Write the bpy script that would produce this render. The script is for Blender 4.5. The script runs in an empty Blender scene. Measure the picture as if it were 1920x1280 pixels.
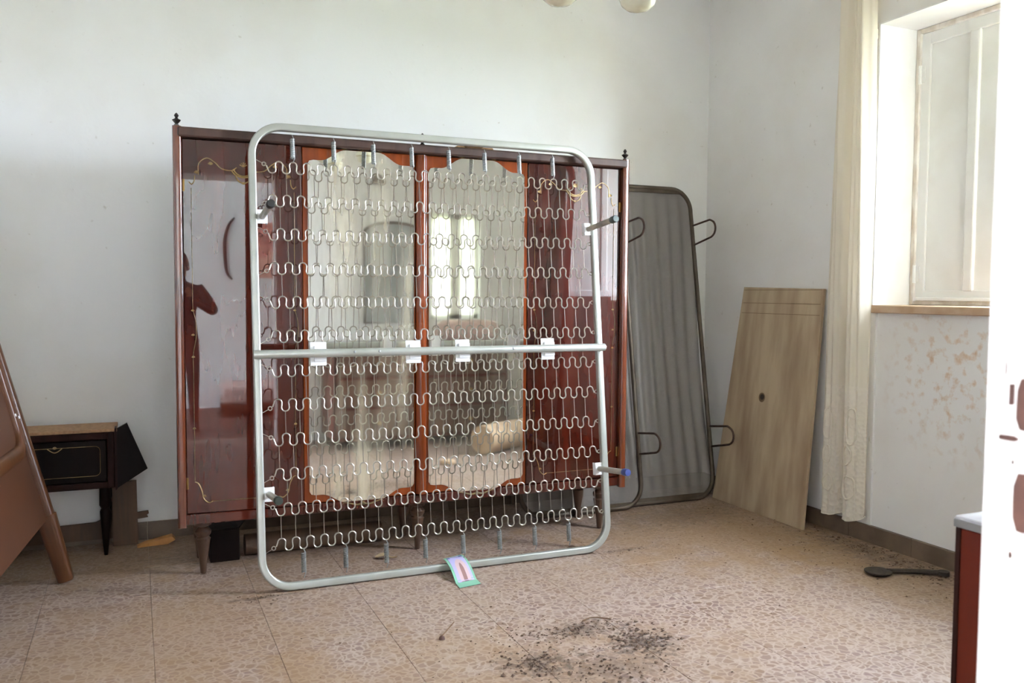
import bpy, bmesh, math, random
from mathutils import Vector, Matrix
random.seed(7)
scene = bpy.context.scene
C = scene.collection
PI = math.pi

# ------------------------------------------------------------------ camera
F_PX, PITCH, YAW, ROLL, CAM_H = 1642.2, 0.0549, 0.4063, 0.0061, 1.25
_f = Vector((math.sin(YAW) * math.cos(PITCH), math.cos(YAW) * math.cos(PITCH), -math.sin(PITCH)))
_r = Vector((math.cos(YAW), -math.sin(YAW), 0))
_u = _r.cross(_f)
_r2 = _r * math.cos(ROLL) + _u * math.sin(ROLL)
_u2 = _u * math.cos(ROLL) - _r * math.sin(ROLL)
cam_data = bpy.data.cameras.new('camera')
cam_data.sensor_width = 36.0
cam_data.lens = 36.0 * F_PX / 1920.0
cam_data.clip_start = 0.05
cam_data.dof.use_dof = True
cam_data.dof.focus_distance = 4.1
cam_data.dof.aperture_fstop = 6.3
cam = bpy.data.objects.new('camera', cam_data)
C.objects.link(cam)
m3 = Matrix((_r2, _u2, -_f)).transposed()
cam.matrix_world = Matrix.Translation((0, 0, CAM_H)) @ m3.to_4x4()
scene.camera = cam

# ------------------------------------------------------------------ world, exposure
SKY = 112.0
w = bpy.data.worlds.new('overcast_sky')
scene.world = w
w.use_nodes = True
bg = w.node_tree.nodes['Background']
bg.inputs[0].default_value = (0.80, 0.89, 1.045, 1)
bg.inputs[1].default_value = SKY
vs = scene.view_settings
vs.view_transform = 'Standard'
vs.look = 'None'
vs.exposure = 0.0
vs.gamma = 1.0
vs.use_curve_mapping = False
try:
    scene.cycles.use_denoising = True
    scene.cycles.diffuse_bounces = 8
    scene.cycles.glossy_bounces = 5
    scene.cycles.max_bounces = 12
    scene.cycles.transparent_max_bounces = 10
    scene.cycles.sample_clamp_indirect = 12
except Exception:
    pass


def portal(name, loc, rot, sx, sy):
    # a sampling portal: gives no light of its own, only guides the sky through the opening
    l = bpy.data.lights.new(name, 'AREA')
    l.shape = 'RECTANGLE'
    l.size, l.size_y = sx, sy
    l.cycles.is_portal = True
    o = bpy.data.objects.new(name, l)
    o.location = loc
    o.rotation_euler = rot
    C.objects.link(o)


# room dimensions (metres)
XL, XR, YF, YB, ZC = -0.77, 3.407, 0.60, 4.745, 3.15
WT = 0.40                                   # front wall thickness
W1Y0, W1Y1, W1Z0, W1Z1 = 2.02, 3.34, 1.203, 2.594     # window in the right wall
D1X0, D1X1, D1Z = -0.36, 0.779, 2.18        # doorway in the front wall
HX0, HX1, HY0 = -1.65, 1.9, -1.9            # the hall behind the camera
portal('window_portal', (XR + 0.40, (W1Y0 + W1Y1) / 2, (W1Z0 + W1Z1) / 2), (0, PI / 2, 0), W1Z1 - W1Z0, W1Y1 - W1Y0)
portal('added_skylight_portal', (0.3, -1.58, ZC + 1.75), (0, 0, 0), 3.0, 0.6)
portal('hall_portal', (HX0 - 0.15, -0.30, 1.35), (0, -PI / 2, 0), 2.7, 0.8)


# ------------------------------------------------------------------ materials
def new_mat(name):
    m = bpy.data.materials.new(name)
    m.use_nodes = True
    nt = m.node_tree
    return m, nt, nt.nodes['Principled BSDF']


def lin(c):
    return tuple(((v / 255.0) / 12.92 if v / 255.0 <= 0.04045 else ((v / 255.0 + 0.055) / 1.055) ** 2.4) for v in c)


def mat(name, col, col2=None, rough=0.5, metal=0.0, scale=(6, 6, 6), detail=4.0, bump=0.0, spec=0.5, coat=0.0,
        lo=0.35, hi=0.65, rough2=None, ior=1.5, coat_rough=0.05, distort=0.0):
    """principled material with a noise blend of two colours (object space)"""
    m, nt, b = new_mat(name)
    b.inputs['Roughness'].default_value = rough
    b.inputs['Metallic'].default_value = metal
    b.inputs['IOR'].default_value = ior
    b.inputs['Specular IOR Level'].default_value = spec
    b.inputs['Coat Weight'].default_value = coat
    b.inputs['Coat Roughness'].default_value = coat_rough
    c1 = lin(col)
    b.inputs['Base Color'].default_value = (*c1, 1)
    if col2 is not None or bump:
        tc = nt.nodes.new('ShaderNodeTexCoord')
        mp = nt.nodes.new('ShaderNodeMapping')
        mp.inputs['Scale'].default_value = scale
        nz = nt.nodes.new('ShaderNodeTexNoise')
        nz.inputs['Scale'].default_value = 1.0
        nz.inputs['Detail'].default_value = detail
        nz.inputs['Distortion'].default_value = distort
        nt.links.new(tc.outputs['Object'], mp.inputs['Vector'])
        nt.links.new(mp.outputs['Vector'], nz.inputs['Vector'])
        if col2 is not None:
            cr = nt.nodes.new('ShaderNodeValToRGB')
            cr.color_ramp.elements[0].position = lo
            cr.color_ramp.elements[1].position = hi
            cr.color_ramp.elements[0].color = (*c1, 1)
            cr.color_ramp.elements[1].color = (*lin(col2), 1)
            nt.links.new(nz.outputs['Fac'], cr.inputs['Fac'])
            nt.links.new(cr.outputs['Color'], b.inputs['Base Color'])
        if rough2 is not None:
            mr = nt.nodes.new('ShaderNodeMapRange')
            mr.inputs['From Min'].default_value = lo
            mr.inputs['From Max'].default_value = hi
            mr.inputs['To Min'].default_value = rough
            mr.inputs['To Max'].default_value = rough2
            nt.links.new(nz.outputs['Fac'], mr.inputs['Value'])
            nt.links.new(mr.outputs['Result'], b.inputs['Roughness'])
        if bump:
            bp = nt.nodes.new('ShaderNodeBump')
            bp.inputs['Strength'].default_value = bump
            bp.inputs['Distance'].default_value = 0.01
            nt.links.new(nz.outputs['Fac'], bp.inputs['Height'])
            nt.links.new(bp.outputs['Normal'], b.inputs['Normal'])
    return m


def plaster(name, base, stain=None, box=None, stain_scale=22.0, amount=(0.56, 0.72)):
    """painted plaster with faint grime; optional rust stains confined to a soft box"""
    m, nt, b = new_mat(name)
    b.inputs['Roughness'].default_value = 0.75
    L = nt.links.new
    tc = nt.nodes.new('ShaderNodeTexCoord')
    n1 = nt.nodes.new('ShaderNodeTexNoise')
    n1.inputs['Scale'].default_value = 1.6
    n1.inputs['Detail'].default_value = 6
    L(tc.outputs['Object'], n1.inputs['Vector'])
    cr = nt.nodes.new('ShaderNodeValToRGB')
    c = lin(base)
    cr.color_ramp.elements[0].position = 0.30
    cr.color_ramp.elements[0].color = (c[0] * 0.93, c[1] * 0.91, c[2] * 0.88, 1)
    cr.color_ramp.elements[1].position = 0.55
    cr.color_ramp.elements[1].color = (*c, 1)
    L(n1.outputs['Fac'], cr.inputs['Fac'])
    out = cr.outputs['Color']
    # small specks
    n2 = nt.nodes.new('ShaderNodeTexNoise')
    n2.inputs['Scale'].default_value = 28.0
    n2.inputs['Detail'].default_value = 3
    L(tc.outputs['Object'], n2.inputs['Vector'])
    r2 = nt.nodes.new('ShaderNodeMapRange')
    r2.inputs['From Min'].default_value = 0.70
    r2.inputs['From Max'].default_value = 0.80
    L(n2.outputs['Fac'], r2.inputs['Value'])
    mx = nt.nodes.new('ShaderNodeMix')
    mx.data_type = 'RGBA'
    mx.inputs[7].default_value = (c[0] * 0.62, c[1] * 0.57, c[2] * 0.50, 1)
    sc = nt.nodes.new('ShaderNodeMath')
    sc.operation = 'MULTIPLY'
    sc.inputs[1].default_value = 0.6
    L(r2.outputs['Result'], sc.inputs[0])
    L(sc.outputs[0], mx.inputs[0])
    L(out, mx.inputs[6])
    out = mx.outputs[2]
    if stain is not None:
        mp = nt.nodes.new('ShaderNodeMapping')
        (cx, cy, cz), (sx, sy, sz) = box
        mp.inputs['Location'].default_value = (-cx / sx, -cy / sy, -cz / sz)
        mp.inputs['Scale'].default_value = (1 / sx, 1 / sy, 1 / sz)
        L(tc.outputs['Object'], mp.inputs['Vector'])
        ln = nt.nodes.new('ShaderNodeVectorMath')
        ln.operation = 'LENGTH'
        L(mp.outputs['Vector'], ln.inputs[0])
        fall = nt.nodes.new('ShaderNodeMapRange')
        fall.inputs['From Min'].default_value = 1.15
        fall.inputs['From Max'].default_value = 0.25
        L(ln.outputs['Value'], fall.inputs['Value'])
        n3 = nt.nodes.new('ShaderNodeTexNoise')
        n3.inputs['Scale'].default_value = stain_scale
        n3.inputs['Detail'].default_value = 5
        L(tc.outputs['Object'], n3.inputs['Vector'])
        r3 = nt.nodes.new('ShaderNodeMapRange')
        r3.inputs['From Min'].default_value = amount[0]
        r3.inputs['From Max'].default_value = amount[1]
        L(n3.outputs['Fac'], r3.inputs['Value'])
        mu = nt.nodes.new('ShaderNodeMath')
        mu.operation = 'MULTIPLY'
        L(fall.outputs['Result'], mu.inputs[0])
        L(r3.outputs['Result'], mu.inputs[1])
        mx2 = nt.nodes.new('ShaderNodeMix')
        mx2.data_type = 'RGBA'
        mx2.inputs[7].default_value = (*lin(stain), 1)
        L(mu.outputs[0], mx2.inputs[0])
        L(out, mx2.inputs[6])
        out = mx2.outputs[2]
    L(out, b.inputs['Base Color'])
    bp = nt.nodes.new('ShaderNodeBump')
    bp.inputs['Strength'].default_value = 0.25
    bp.inputs['Distance'].default_value = 0.004
    L(n2.outputs['Fac'], bp.inputs['Height'])
    L(bp.outputs['Normal'], b.inputs['Normal'])
    return m


def terrazzo(name):
    m, nt, b = new_mat(name)
    L = nt.links.new
    tc = nt.nodes.new('ShaderNodeTexCoord')
    geo = nt.nodes.new('ShaderNodeNewGeometry')
    mp = nt.nodes.new('ShaderNodeMapping')
    L(geo.outputs['Position'], mp.inputs['Vector'])
    wob = nt.nodes.new('ShaderNodeTexNoise')
    wob.inputs['Scale'].default_value = 18
    L(mp.outputs['Vector'], wob.inputs['Vector'])
    add = nt.nodes.new('ShaderNodeMix')
    add.data_type = 'RGBA'
    add.blend_type = 'LINEAR_LIGHT'
    add.inputs[0].default_value = 0.02
    L(mp.outputs['Vector'], add.inputs[6])
    L(wob.outputs['Color'], add.inputs[7])
    ve = nt.nodes.new('ShaderNodeTexVoronoi')
    ve.feature = 'DISTANCE_TO_EDGE'
    ve.inputs['Scale'].default_value = 36
    vc = nt.nodes.new('ShaderNodeTexVoronoi')
    vc.inputs['Scale'].default_value = 36
    L(add.outputs[2], ve.inputs['Vector'])
    L(add.outputs[2], vc.inputs['Vector'])
    sep = nt.nodes.new('ShaderNodeSeparateColor')
    L(vc.outputs['Color'], sep.inputs[0])
    cr = nt.nodes.new('ShaderNodeValToRGB')
    e = cr.color_ramp.elements
    e[0].position, e[0].color = 0.0, (*lin((117, 93, 79)), 1)
    e[1].position, e[1].color = 1.0, (*lin((145, 124, 112)), 1)
    for p, c in ((0.3, (128, 105, 92)), (0.55, (119, 97, 91)), (0.8, (138, 117, 105))):
        q = e.new(p)
        q.color = (*lin(c), 1)
    L(sep.outputs[0], cr.inputs['Fac'])
    edge = nt.nodes.new('ShaderNodeMapRange')
    edge.inputs['From Min'].default_value = 0.02
    edge.inputs['From Max'].default_value = 0.16
    edge.inputs['To Min'].default_value = 1.0
    edge.inputs['To Max'].default_value = 0.0
    L(ve.outputs['Distance'], edge.inputs['Value'])
    mx = nt.nodes.new('ShaderNodeMix')
    mx.data_type = 'RGBA'
    mx.inputs[7].default_value = (*lin((164, 146, 135)), 1)
    L(edge.outputs['Result'], mx.inputs[0])
    L(cr.outputs['Color'], mx.inputs[6])
    # broad dust and dirt
    n = nt.nodes.new('ShaderNodeTexNoise')
    n.inputs['Scale'].default_value = 2.2
    n.inputs['Detail'].default_value = 6
    n.inputs['Roughness'].default_value = 0.65
    L(mp.outputs['Vector'], n.inputs['Vector'])
    dr = nt.nodes.new('ShaderNodeMapRange')
    dr.inputs['From Min'].default_value = 0.42
    dr.inputs['From Max'].default_value = 0.72
    dr.inputs['To Min'].default_value = 0.0
    dr.inputs['To Max'].default_value = 0.45
    L(n.outputs['Fac'], dr.inputs['Value'])
    mx2 = nt.nodes.new('ShaderNodeMix')
    mx2.data_type = 'RGBA'
    mx2.inputs[7].default_value = (*lin((150, 126, 100)), 1)
    L(dr.outputs['Result'], mx2.inputs[0])
    L(mx.outputs[2], mx2.inputs[6])
    col = mx2.outputs[2]
    nd = nt.nodes.new('ShaderNodeTexNoise')
    nd.inputs['Scale'].default_value = 26
    nd.inputs['Detail'].default_value = 6
    nd.inputs['Roughness'].default_value = 0.7
    L(mp.outputs['Vector'], nd.inputs['Vector'])
    nb = nt.nodes.new('ShaderNodeTexNoise')
    nb.inputs['Scale'].default_value = 5
    nb.inputs['Detail'].default_value = 7
    nb.inputs['Roughness'].default_value = 0.7
    L(mp.outputs['Vector'], nb.inputs['Vector'])
    TAN, DARK = (138, 108, 74), (74, 60, 50)  # TAN: dust plus the warmer light away from the window, painted in
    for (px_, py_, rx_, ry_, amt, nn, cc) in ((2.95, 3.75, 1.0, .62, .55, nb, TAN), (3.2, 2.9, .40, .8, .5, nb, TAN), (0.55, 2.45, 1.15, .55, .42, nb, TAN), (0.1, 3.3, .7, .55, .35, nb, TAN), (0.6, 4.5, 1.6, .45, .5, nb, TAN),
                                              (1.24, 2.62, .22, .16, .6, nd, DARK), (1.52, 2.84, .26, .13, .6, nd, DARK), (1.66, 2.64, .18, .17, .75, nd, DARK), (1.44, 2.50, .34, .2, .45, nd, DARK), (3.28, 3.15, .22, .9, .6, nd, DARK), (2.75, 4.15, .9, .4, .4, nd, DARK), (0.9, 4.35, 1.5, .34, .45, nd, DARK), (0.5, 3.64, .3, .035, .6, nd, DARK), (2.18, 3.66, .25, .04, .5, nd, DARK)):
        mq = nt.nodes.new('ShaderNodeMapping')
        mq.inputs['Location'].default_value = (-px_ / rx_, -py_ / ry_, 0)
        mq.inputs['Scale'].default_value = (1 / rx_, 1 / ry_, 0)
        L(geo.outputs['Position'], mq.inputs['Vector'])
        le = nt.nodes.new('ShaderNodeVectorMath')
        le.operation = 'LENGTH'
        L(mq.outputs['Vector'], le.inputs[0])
        # ragged dirt stains and painted warm tints: noise threshold that gets harder to pass away from the centre
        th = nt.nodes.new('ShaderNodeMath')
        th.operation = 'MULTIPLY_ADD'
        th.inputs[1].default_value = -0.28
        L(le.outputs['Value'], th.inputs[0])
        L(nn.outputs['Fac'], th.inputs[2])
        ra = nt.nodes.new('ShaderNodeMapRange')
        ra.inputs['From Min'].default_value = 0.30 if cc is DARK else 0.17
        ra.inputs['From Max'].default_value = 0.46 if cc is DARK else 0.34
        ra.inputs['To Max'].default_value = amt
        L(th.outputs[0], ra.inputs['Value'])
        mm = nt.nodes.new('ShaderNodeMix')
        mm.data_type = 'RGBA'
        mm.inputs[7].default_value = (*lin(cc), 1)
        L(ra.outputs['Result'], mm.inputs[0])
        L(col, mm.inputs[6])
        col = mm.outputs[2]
    L(col, b.inputs['Base Color'])
    rr = nt.nodes.new('ShaderNodeMapRange')
    rr.inputs['To Min'].default_value = 0.32
    rr.inputs['To Max'].default_value = 0.62
    L(n.outputs['Fac'], rr.inputs['Value'])
    L(rr.outputs['Result'], b.inputs['Roughness'])
    return m


def mirror_mat(name, dirt):
    """old mirror glass: silvering with cream-coloured clouding in streaks and blotches"""
    m, nt, b = new_mat(name)
    L = nt.links.new
    b.inputs['Base Color'].default_value = (0.92, 0.92, 0.88, 1)
    b.inputs['Metallic'].default_value = 1.0
    b.inputs['Roughness'].default_value = 0.035
    tc = nt.nodes.new('ShaderNodeTexCoord')
    mp = nt.nodes.new('ShaderNodeMapping')
    mp.inputs['Scale'].default_value = (9, 9, 1.6)
    L(tc.outputs['Object'], mp.inputs['Vector'])
    n = nt.nodes.new('ShaderNodeTexNoise')
    n.inputs['Scale'].default_value = 1.0
    n.inputs['Detail'].default_value = 6
    L(mp.outputs['Vector'], n.inputs['Vector'])
    r = nt.nodes.new('ShaderNodeMapRange')
    r.inputs['From Min'].default_value = 0.45
    r.inputs['From Max'].default_value = 0.75
    r.inputs['To Min'].default_value = 0.04
    r.inputs['To Max'].default_value = dirt
    L(n.outputs['Fac'], r.inputs['Value'])
    d = nt.nodes.new('ShaderNodeBsdfDiffuse')
    d.inputs['Color'].default_value = (*lin((222, 212, 184)), 1)
    mx = nt.nodes.new('ShaderNodeMixShader')
    L(r.outputs['Result'], mx.inputs[0])
    L(b.outputs[0], mx.inputs[1])
    L(d.outputs[0], mx.inputs[2])
    L(mx.outputs[0], nt.nodes['Material Output'].inputs[0])
    return m


def wood(name, dark, light, rough=0.25, coat=0.0, scale=(26, 26, 2.0), spec=0.5, lo=0.3, hi=0.7, coat_ior=1.6):
    m, nt, b = new_mat(name)
    L = nt.links.new
    b.inputs['Roughness'].default_value = rough
    b.inputs['Specular IOR Level'].default_value = spec
    b.inputs['Coat Weight'].default_value = coat
    b.inputs['Coat Roughness'].default_value = 0.02
    b.inputs['Coat IOR'].default_value = coat_ior
    tc = nt.nodes.new('ShaderNodeTexCoord')
    mp = nt.nodes.new('ShaderNodeMapping')
    mp.inputs['Scale'].default_value = scale
    L(tc.outputs['Object'], mp.inputs['Vector'])
    n = nt.nodes.new('ShaderNodeTexNoise')
    n.inputs['Scale'].default_value = 1.0
    n.inputs['Detail'].default_value = 5
    n.inputs['Distortion'].default_value = 0.6
    L(mp.outputs['Vector'], n.inputs['Vector'])
    n2 = nt.nodes.new('ShaderNodeTexNoise')
    n2.inputs['Scale'].default_value = 3.2
    n2.inputs['Detail'].default_value = 2
    L(tc.outputs['Object'], n2.inputs['Vector'])
    av = nt.nodes.new('ShaderNodeMath')
    av.operation = 'MULTIPLY_ADD'
    av.inputs[1].default_value = 0.55
    L(n.outputs['Fac'], av.inputs[0])
    hf = nt.nodes.new('ShaderNodeMath')
    hf.operation = 'MULTIPLY'
    hf.inputs[1].default_value = 0.45
    L(n2.outputs['Fac'], hf.inputs[0])
    L(hf.outputs[0], av.inputs[2])
    cr = nt.nodes.new('ShaderNodeValToRGB')
    cr.color_ramp.elements[0].position, cr.color_ramp.elements[0].color = lo, (*lin(dark), 1)
    cr.color_ramp.elements[1].position, cr.color_ramp.elements[1].color = hi, (*lin(light), 1)
    L(av.outputs[0], cr.inputs['Fac'])
    L(cr.outputs['Color'], b.inputs['Base Color'])
    return m


def net_mat(name):
    """woven steel wire: a fine grid of strands with open holes between them"""
    m, nt, b = new_mat(name)
    L = nt.links.new
    b.inputs['Base Color'].default_value = (*lin((124, 118, 113)), 1)
    b.inputs['Metallic'].default_value = 0.25
    b.inputs['Roughness'].default_value = 0.6
    tc = nt.nodes.new('ShaderNodeTexCoord')
    waves = []
    for ang in (PI / 4, -PI / 4):
        mp = nt.nodes.new('ShaderNodeMapping')
        mp.inputs['Rotation'].default_value = (0, ang, 0)
        L(tc.outputs['Object'], mp.inputs['Vector'])
        wv = nt.nodes.new('ShaderNodeTexWave')
        wv.bands_direction = 'X'
        wv.inputs['Scale'].default_value = 130.0
        wv.inputs['Distortion'].default_value = 0.4
        L(mp.outputs['Vector'], wv.inputs['Vector'])
        gt = nt.nodes.new('ShaderNodeMapRange')
        gt.inputs['From Min'].default_value = 0.25
        gt.inputs['From Max'].default_value = 0.5
        L(wv.outputs['Fac'], gt.inputs['Value'])
        waves.append(gt.outputs['Result'])
    mxm = nt.nodes.new('ShaderNodeMath')
    mxm.operation = 'MAXIMUM'
    L(waves[0], mxm.inputs[0])
    L(waves[1], mxm.inputs[1])
    L(mxm.outputs[0], b.inputs['Alpha'])
    return m


def cloth_mat(name, col, transl=0.5, alpha=1.0, bump=0.0, scale=60):
    m, nt, b = new_mat(name)
    L = nt.links.new
    c = lin(col)
    d = nt.nodes.new('ShaderNodeBsdfDiffuse')
    d.inputs['Color'].default_value = (*c, 1)
    t = nt.nodes.new('ShaderNodeBsdfTranslucent')
    t.inputs['Color'].default_value = (*c, 1)
    mx = nt.nodes.new('ShaderNodeMixShader')
    mx.inputs[0].default_value = transl
    L(d.outputs[0], mx.inputs[1])
    L(t.outputs[0], mx.inputs[2])
    out = mx.outputs[0]
    tc = nt.nodes.new('ShaderNodeTexCoord')
    if bump:
        v = nt.nodes.new('ShaderNodeTexVoronoi')
        v.inputs['Scale'].default_value = scale
        L(tc.outputs['Object'], v.inputs['Vector'])
        bp = nt.nodes.new('ShaderNodeBump')
        bp.inputs['Strength'].default_value = bump
        bp.inputs['Distance'].default_value = 0.006
        L(v.outputs['Distance'], bp.inputs['Height'])
        L(bp.outputs['Normal'], d.inputs['Normal'])
    if alpha < 1.0:
        tr = nt.nodes.new('ShaderNodeBsdfTransparent')
        m2 = nt.nodes.new('ShaderNodeMixShader')
        m2.inputs[0].default_value = alpha
        L(tr.outputs[0], m2.inputs[1])
        L(out, m2.inputs[2])
        out = m2.outputs[0]
    L(out, nt.nodes['Material Output'].inputs[0])
    return m


M = {}
M['wall'] = plaster('white_plaster', (238, 239, 238))
M['wall_right'] = plaster('stained_plaster', (234, 233, 231), stain=(194, 154, 112),
                          box=((XR, 2.84, 0.90), (0.5, 0.42, 0.42)), amount=(0.53, 0.74))
M['reveal'] = mat('reveal_paint', (236, 237, 238), (230, 229, 227), rough=0.6, scale=(5, 5, 5))
M['ceiling'] = mat('ceiling_paint', (240, 241, 241), rough=0.8)
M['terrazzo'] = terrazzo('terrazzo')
M['hall_tile'] = mat('hall_tile', (84, 62, 50), (66, 46, 38), rough=0.6, scale=(5, 5, 5))
M['grout'] = mat('grout', (196, 180, 160), rough=0.8)
M['skirting'] = mat('stone_skirting', (116, 98, 82), (92, 77, 64), rough=0.5, scale=(9, 9, 9))
M['sill'] = mat('sill_stone', (196, 172, 148), (176, 146, 116), rough=0.4, scale=(8, 8, 8))
M['painted_wood'] = mat('old_white_paint', (220, 220, 217), (210, 208, 202), rough=0.4, scale=(4, 4, 4))
M['bare_edge'] = mat('worn_paint_edge', (212, 206, 196), (184, 172, 156), rough=0.6, scale=(20, 20, 8))
M['jamb'] = mat('door_frame_paint', (236, 230, 226), (226, 214, 206), rough=0.45, scale=(6, 6, 2))
M['chip'] = mat('bare_wood_chip', (80, 48, 38), (60, 33, 26), rough=0.7, scale=(30, 30, 30))
M['mahogany'] = wood('mahogany_lacquer', (34, 8, 4), (78, 23, 9), scale=(11, 11, 1.1), rough=0.35, coat=1.0, spec=0.05, coat_ior=1.66)
M['mahogany_light'] = wood('mahogany_lit_flame', (82, 30, 10), (140, 64, 22), rough=0.35, coat=1.0, spec=0.05, coat_ior=1.5)  # same mahogany: lighting difference and figure grain both put into the lighter colour
M['mahogany_dusty'] = wood('mahogany_dusty', (46, 27, 22), (76, 52, 42), rough=0.6)
M['post'] = wood('mahogany_post', (70, 28, 13), (116, 54, 24), rough=0.22, coat=1.0)
M['dark_finial'] = mat('dark_finial', (34, 28, 26), rough=0.3)
M['foot'] = wood('turned_foot', (52, 34, 25), (86, 62, 45), rough=0.4)
M['mirror_stained'] = mirror_mat('stained_mirror', 0.62)  # real stains, made paler and heavier to paint in a bright reflection
M['mirror'] = mirror_mat('old_mirror', 0.14)
M['gold'] = mat('gold_inlay', (164, 140, 92), (124, 100, 62), rough=0.4, metal=0.4, scale=(30, 30, 30))
M['gold_dull'] = mat('tarnished_gilt', (126, 104, 62), (82, 70, 44), rough=0.55, metal=0.2, scale=(40, 40, 40))
M['brass'] = mat('brass', (150, 120, 70), rough=0.35, metal=0.8)
M['silver'] = mat('silver_paint', (188, 191, 186), (172, 175, 168), rough=0.36, metal=0.55, scale=(5, 5, 5))
M['wire'] = mat('galvanised_wire', (172, 168, 158), (150, 144, 134), rough=0.34, metal=0.75, scale=(10, 10, 10))
M['dull_wire'] = mat('dull_wire', (140, 132, 124), (120, 110, 102), rough=0.45, metal=0.7, scale=(10, 10, 10))
M['spring'] = mat('spring_steel', (150, 154, 154), rough=0.35, metal=0.7)
M['clip'] = mat('white_plastic', (238, 240, 242), rough=0.5)
M['leg_tube'] = mat('leg_tube', (176, 170, 156), (140, 138, 128), rough=0.4, metal=0.3, scale=(12, 12, 12))
M['rubber_black'] = mat('black_rubber', (26, 27, 27), rough=0.6)
M['rubber_grey'] = mat('grey_green_rubber', (78, 86, 84), rough=0.6)
M['rubber_blue'] = mat('blue_rubber', (48, 62, 122), rough=0.5)
M['rubber_green'] = mat('dark_green_rubber', (38, 48, 40), rough=0.6)
M['old_steel'] = mat('rusty_steel', (92, 82, 70), (70, 58, 46), rough=0.5, metal=0.5, scale=(9, 9, 9))
M['rod'] = mat('rusty_rod', (84, 62, 50), (62, 44, 36), rough=0.6, metal=0.3, scale=(20, 20, 20))
M['net'] = net_mat('wire_net')
M['board'] = mat('dusty_board', (186, 167, 139), (146, 122, 98), rough=0.75, scale=(6, 9, 1.8), detail=7, lo=0.36, hi=0.74)
M['board_edge'] = mat('board_edge', (120, 98, 74), rough=0.8)
M['curtain'] = cloth_mat('cream_curtain', (238, 231, 217), 0.36, 0.95)
M['lace'] = cloth_mat('cream_lace', (240, 233, 220), 0.28, 0.95, bump=1.0, scale=48)
M['thin_curtain'] = cloth_mat('white_voile', (238, 238, 228), 0.5)
M['chipboard'] = mat('chipboard', (176, 140, 106), (150, 116, 86), rough=0.85, scale=(60, 60, 60))
M['night_wood'] = wood('dark_lacquer', (28, 15, 13), (50, 26, 20), rough=0.45, spec=0.08)
M['night_black'] = wood('black_lacquer', (13, 10, 9), (27, 16, 12), rough=0.45, spec=0.08)
M['old_wood'] = wood('old_wood', (58, 42, 30), (98, 70, 48), rough=0.65)
M['beech'] = wood('varnished_beech', (62, 34, 16), (92, 54, 27), rough=0.35)
M['beech_panel'] = wood('beech_panel', (66, 37, 20), (80, 46, 26), rough=0.42, scale=(8, 3, 3))
M['orange_wood'] = wood('split_wood', (150, 92, 40), (206, 150, 84), rough=0.6)
M['marble'] = mat('grey_marble', (196, 196, 202), (160, 160, 166), rough=0.2, scale=(5, 5, 5), distort=1.5)
M['marble_edge'] = mat('marble_edge', (112, 110, 108), rough=0.4)
M['chest_wood'] = wood('chest_side', (74, 22, 10), (88, 29, 13), rough=0.4, spec=0.2)
M['chest_dark'] = wood('chest_front', (62, 38, 28), (92, 60, 44), rough=0.35)
M['grey_mirror'] = mat('grey_mirror', (172, 177, 178), rough=0.45, metal=0.3)
M['blanket'] = mat('faded_pink_blanket', (206, 176, 168), (188, 160, 150), rough=0.9, scale=(12, 12, 12), bump=0.3)
M['beige_cloth'] = mat('beige_ticking', (198, 172, 142), (176, 148, 118), rough=0.9, scale=(9, 9, 9), bump=0.3)
M['glass_shade'] = mat('opal_glass', (222, 222, 202), (204, 198, 170), rough=0.12, scale=(10, 10, 24), spec=0.7)
M['lamp_metal'] = mat('lamp_brass', (140, 112, 66), rough=0.35, metal=0.8)
M['dirt'] = mat('dirt', (76, 59, 48), (104, 82, 66), rough=0.95, scale=(80, 80, 80))
M['twig'] = mat('dry_twig', (110, 84, 62), rough=0.9)
M['rust_tool'] = mat('dark_rust', (60, 50, 42), (44, 36, 30), rough=0.85, scale=(40, 40, 40))
M['card_green'] = mat('card_green', (122, 178, 150), rough=0.45)
M['card_blue'] = mat('card_pale_blue', (178, 172, 214), rough=0.45)
M['card_pink'] = mat('card_pink', (200, 172, 176), rough=0.45)
M['card_brown'] = mat('card_brown', (138, 104, 100), rough=0.45)
M['card_dark'] = mat('card_blue_corner', (96, 104, 150), rough=0.45)
M['leaf'] = mat('dry_leaf', (170, 150, 120), rough=0.8)
M['paper'] = mat('paper', (206, 196, 180), rough=0.8)
M['poster'] = mat('pink_print', (206, 130, 120), (222, 172, 150), rough=0.8, scale=(4, 4, 9))
M['black_cloth'] = mat('dark_clothes', (34, 30, 34), rough=0.9)
M['skin'] = mat('skin', (176, 128, 104), rough=0.55)
M['hair'] = mat('dark_hair', (36, 28, 24), rough=0.6)
M['grass'] = mat('grass_ground', (112, 128, 84), (140, 132, 98), rough=0.9, scale=(1, 1, 1))


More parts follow.
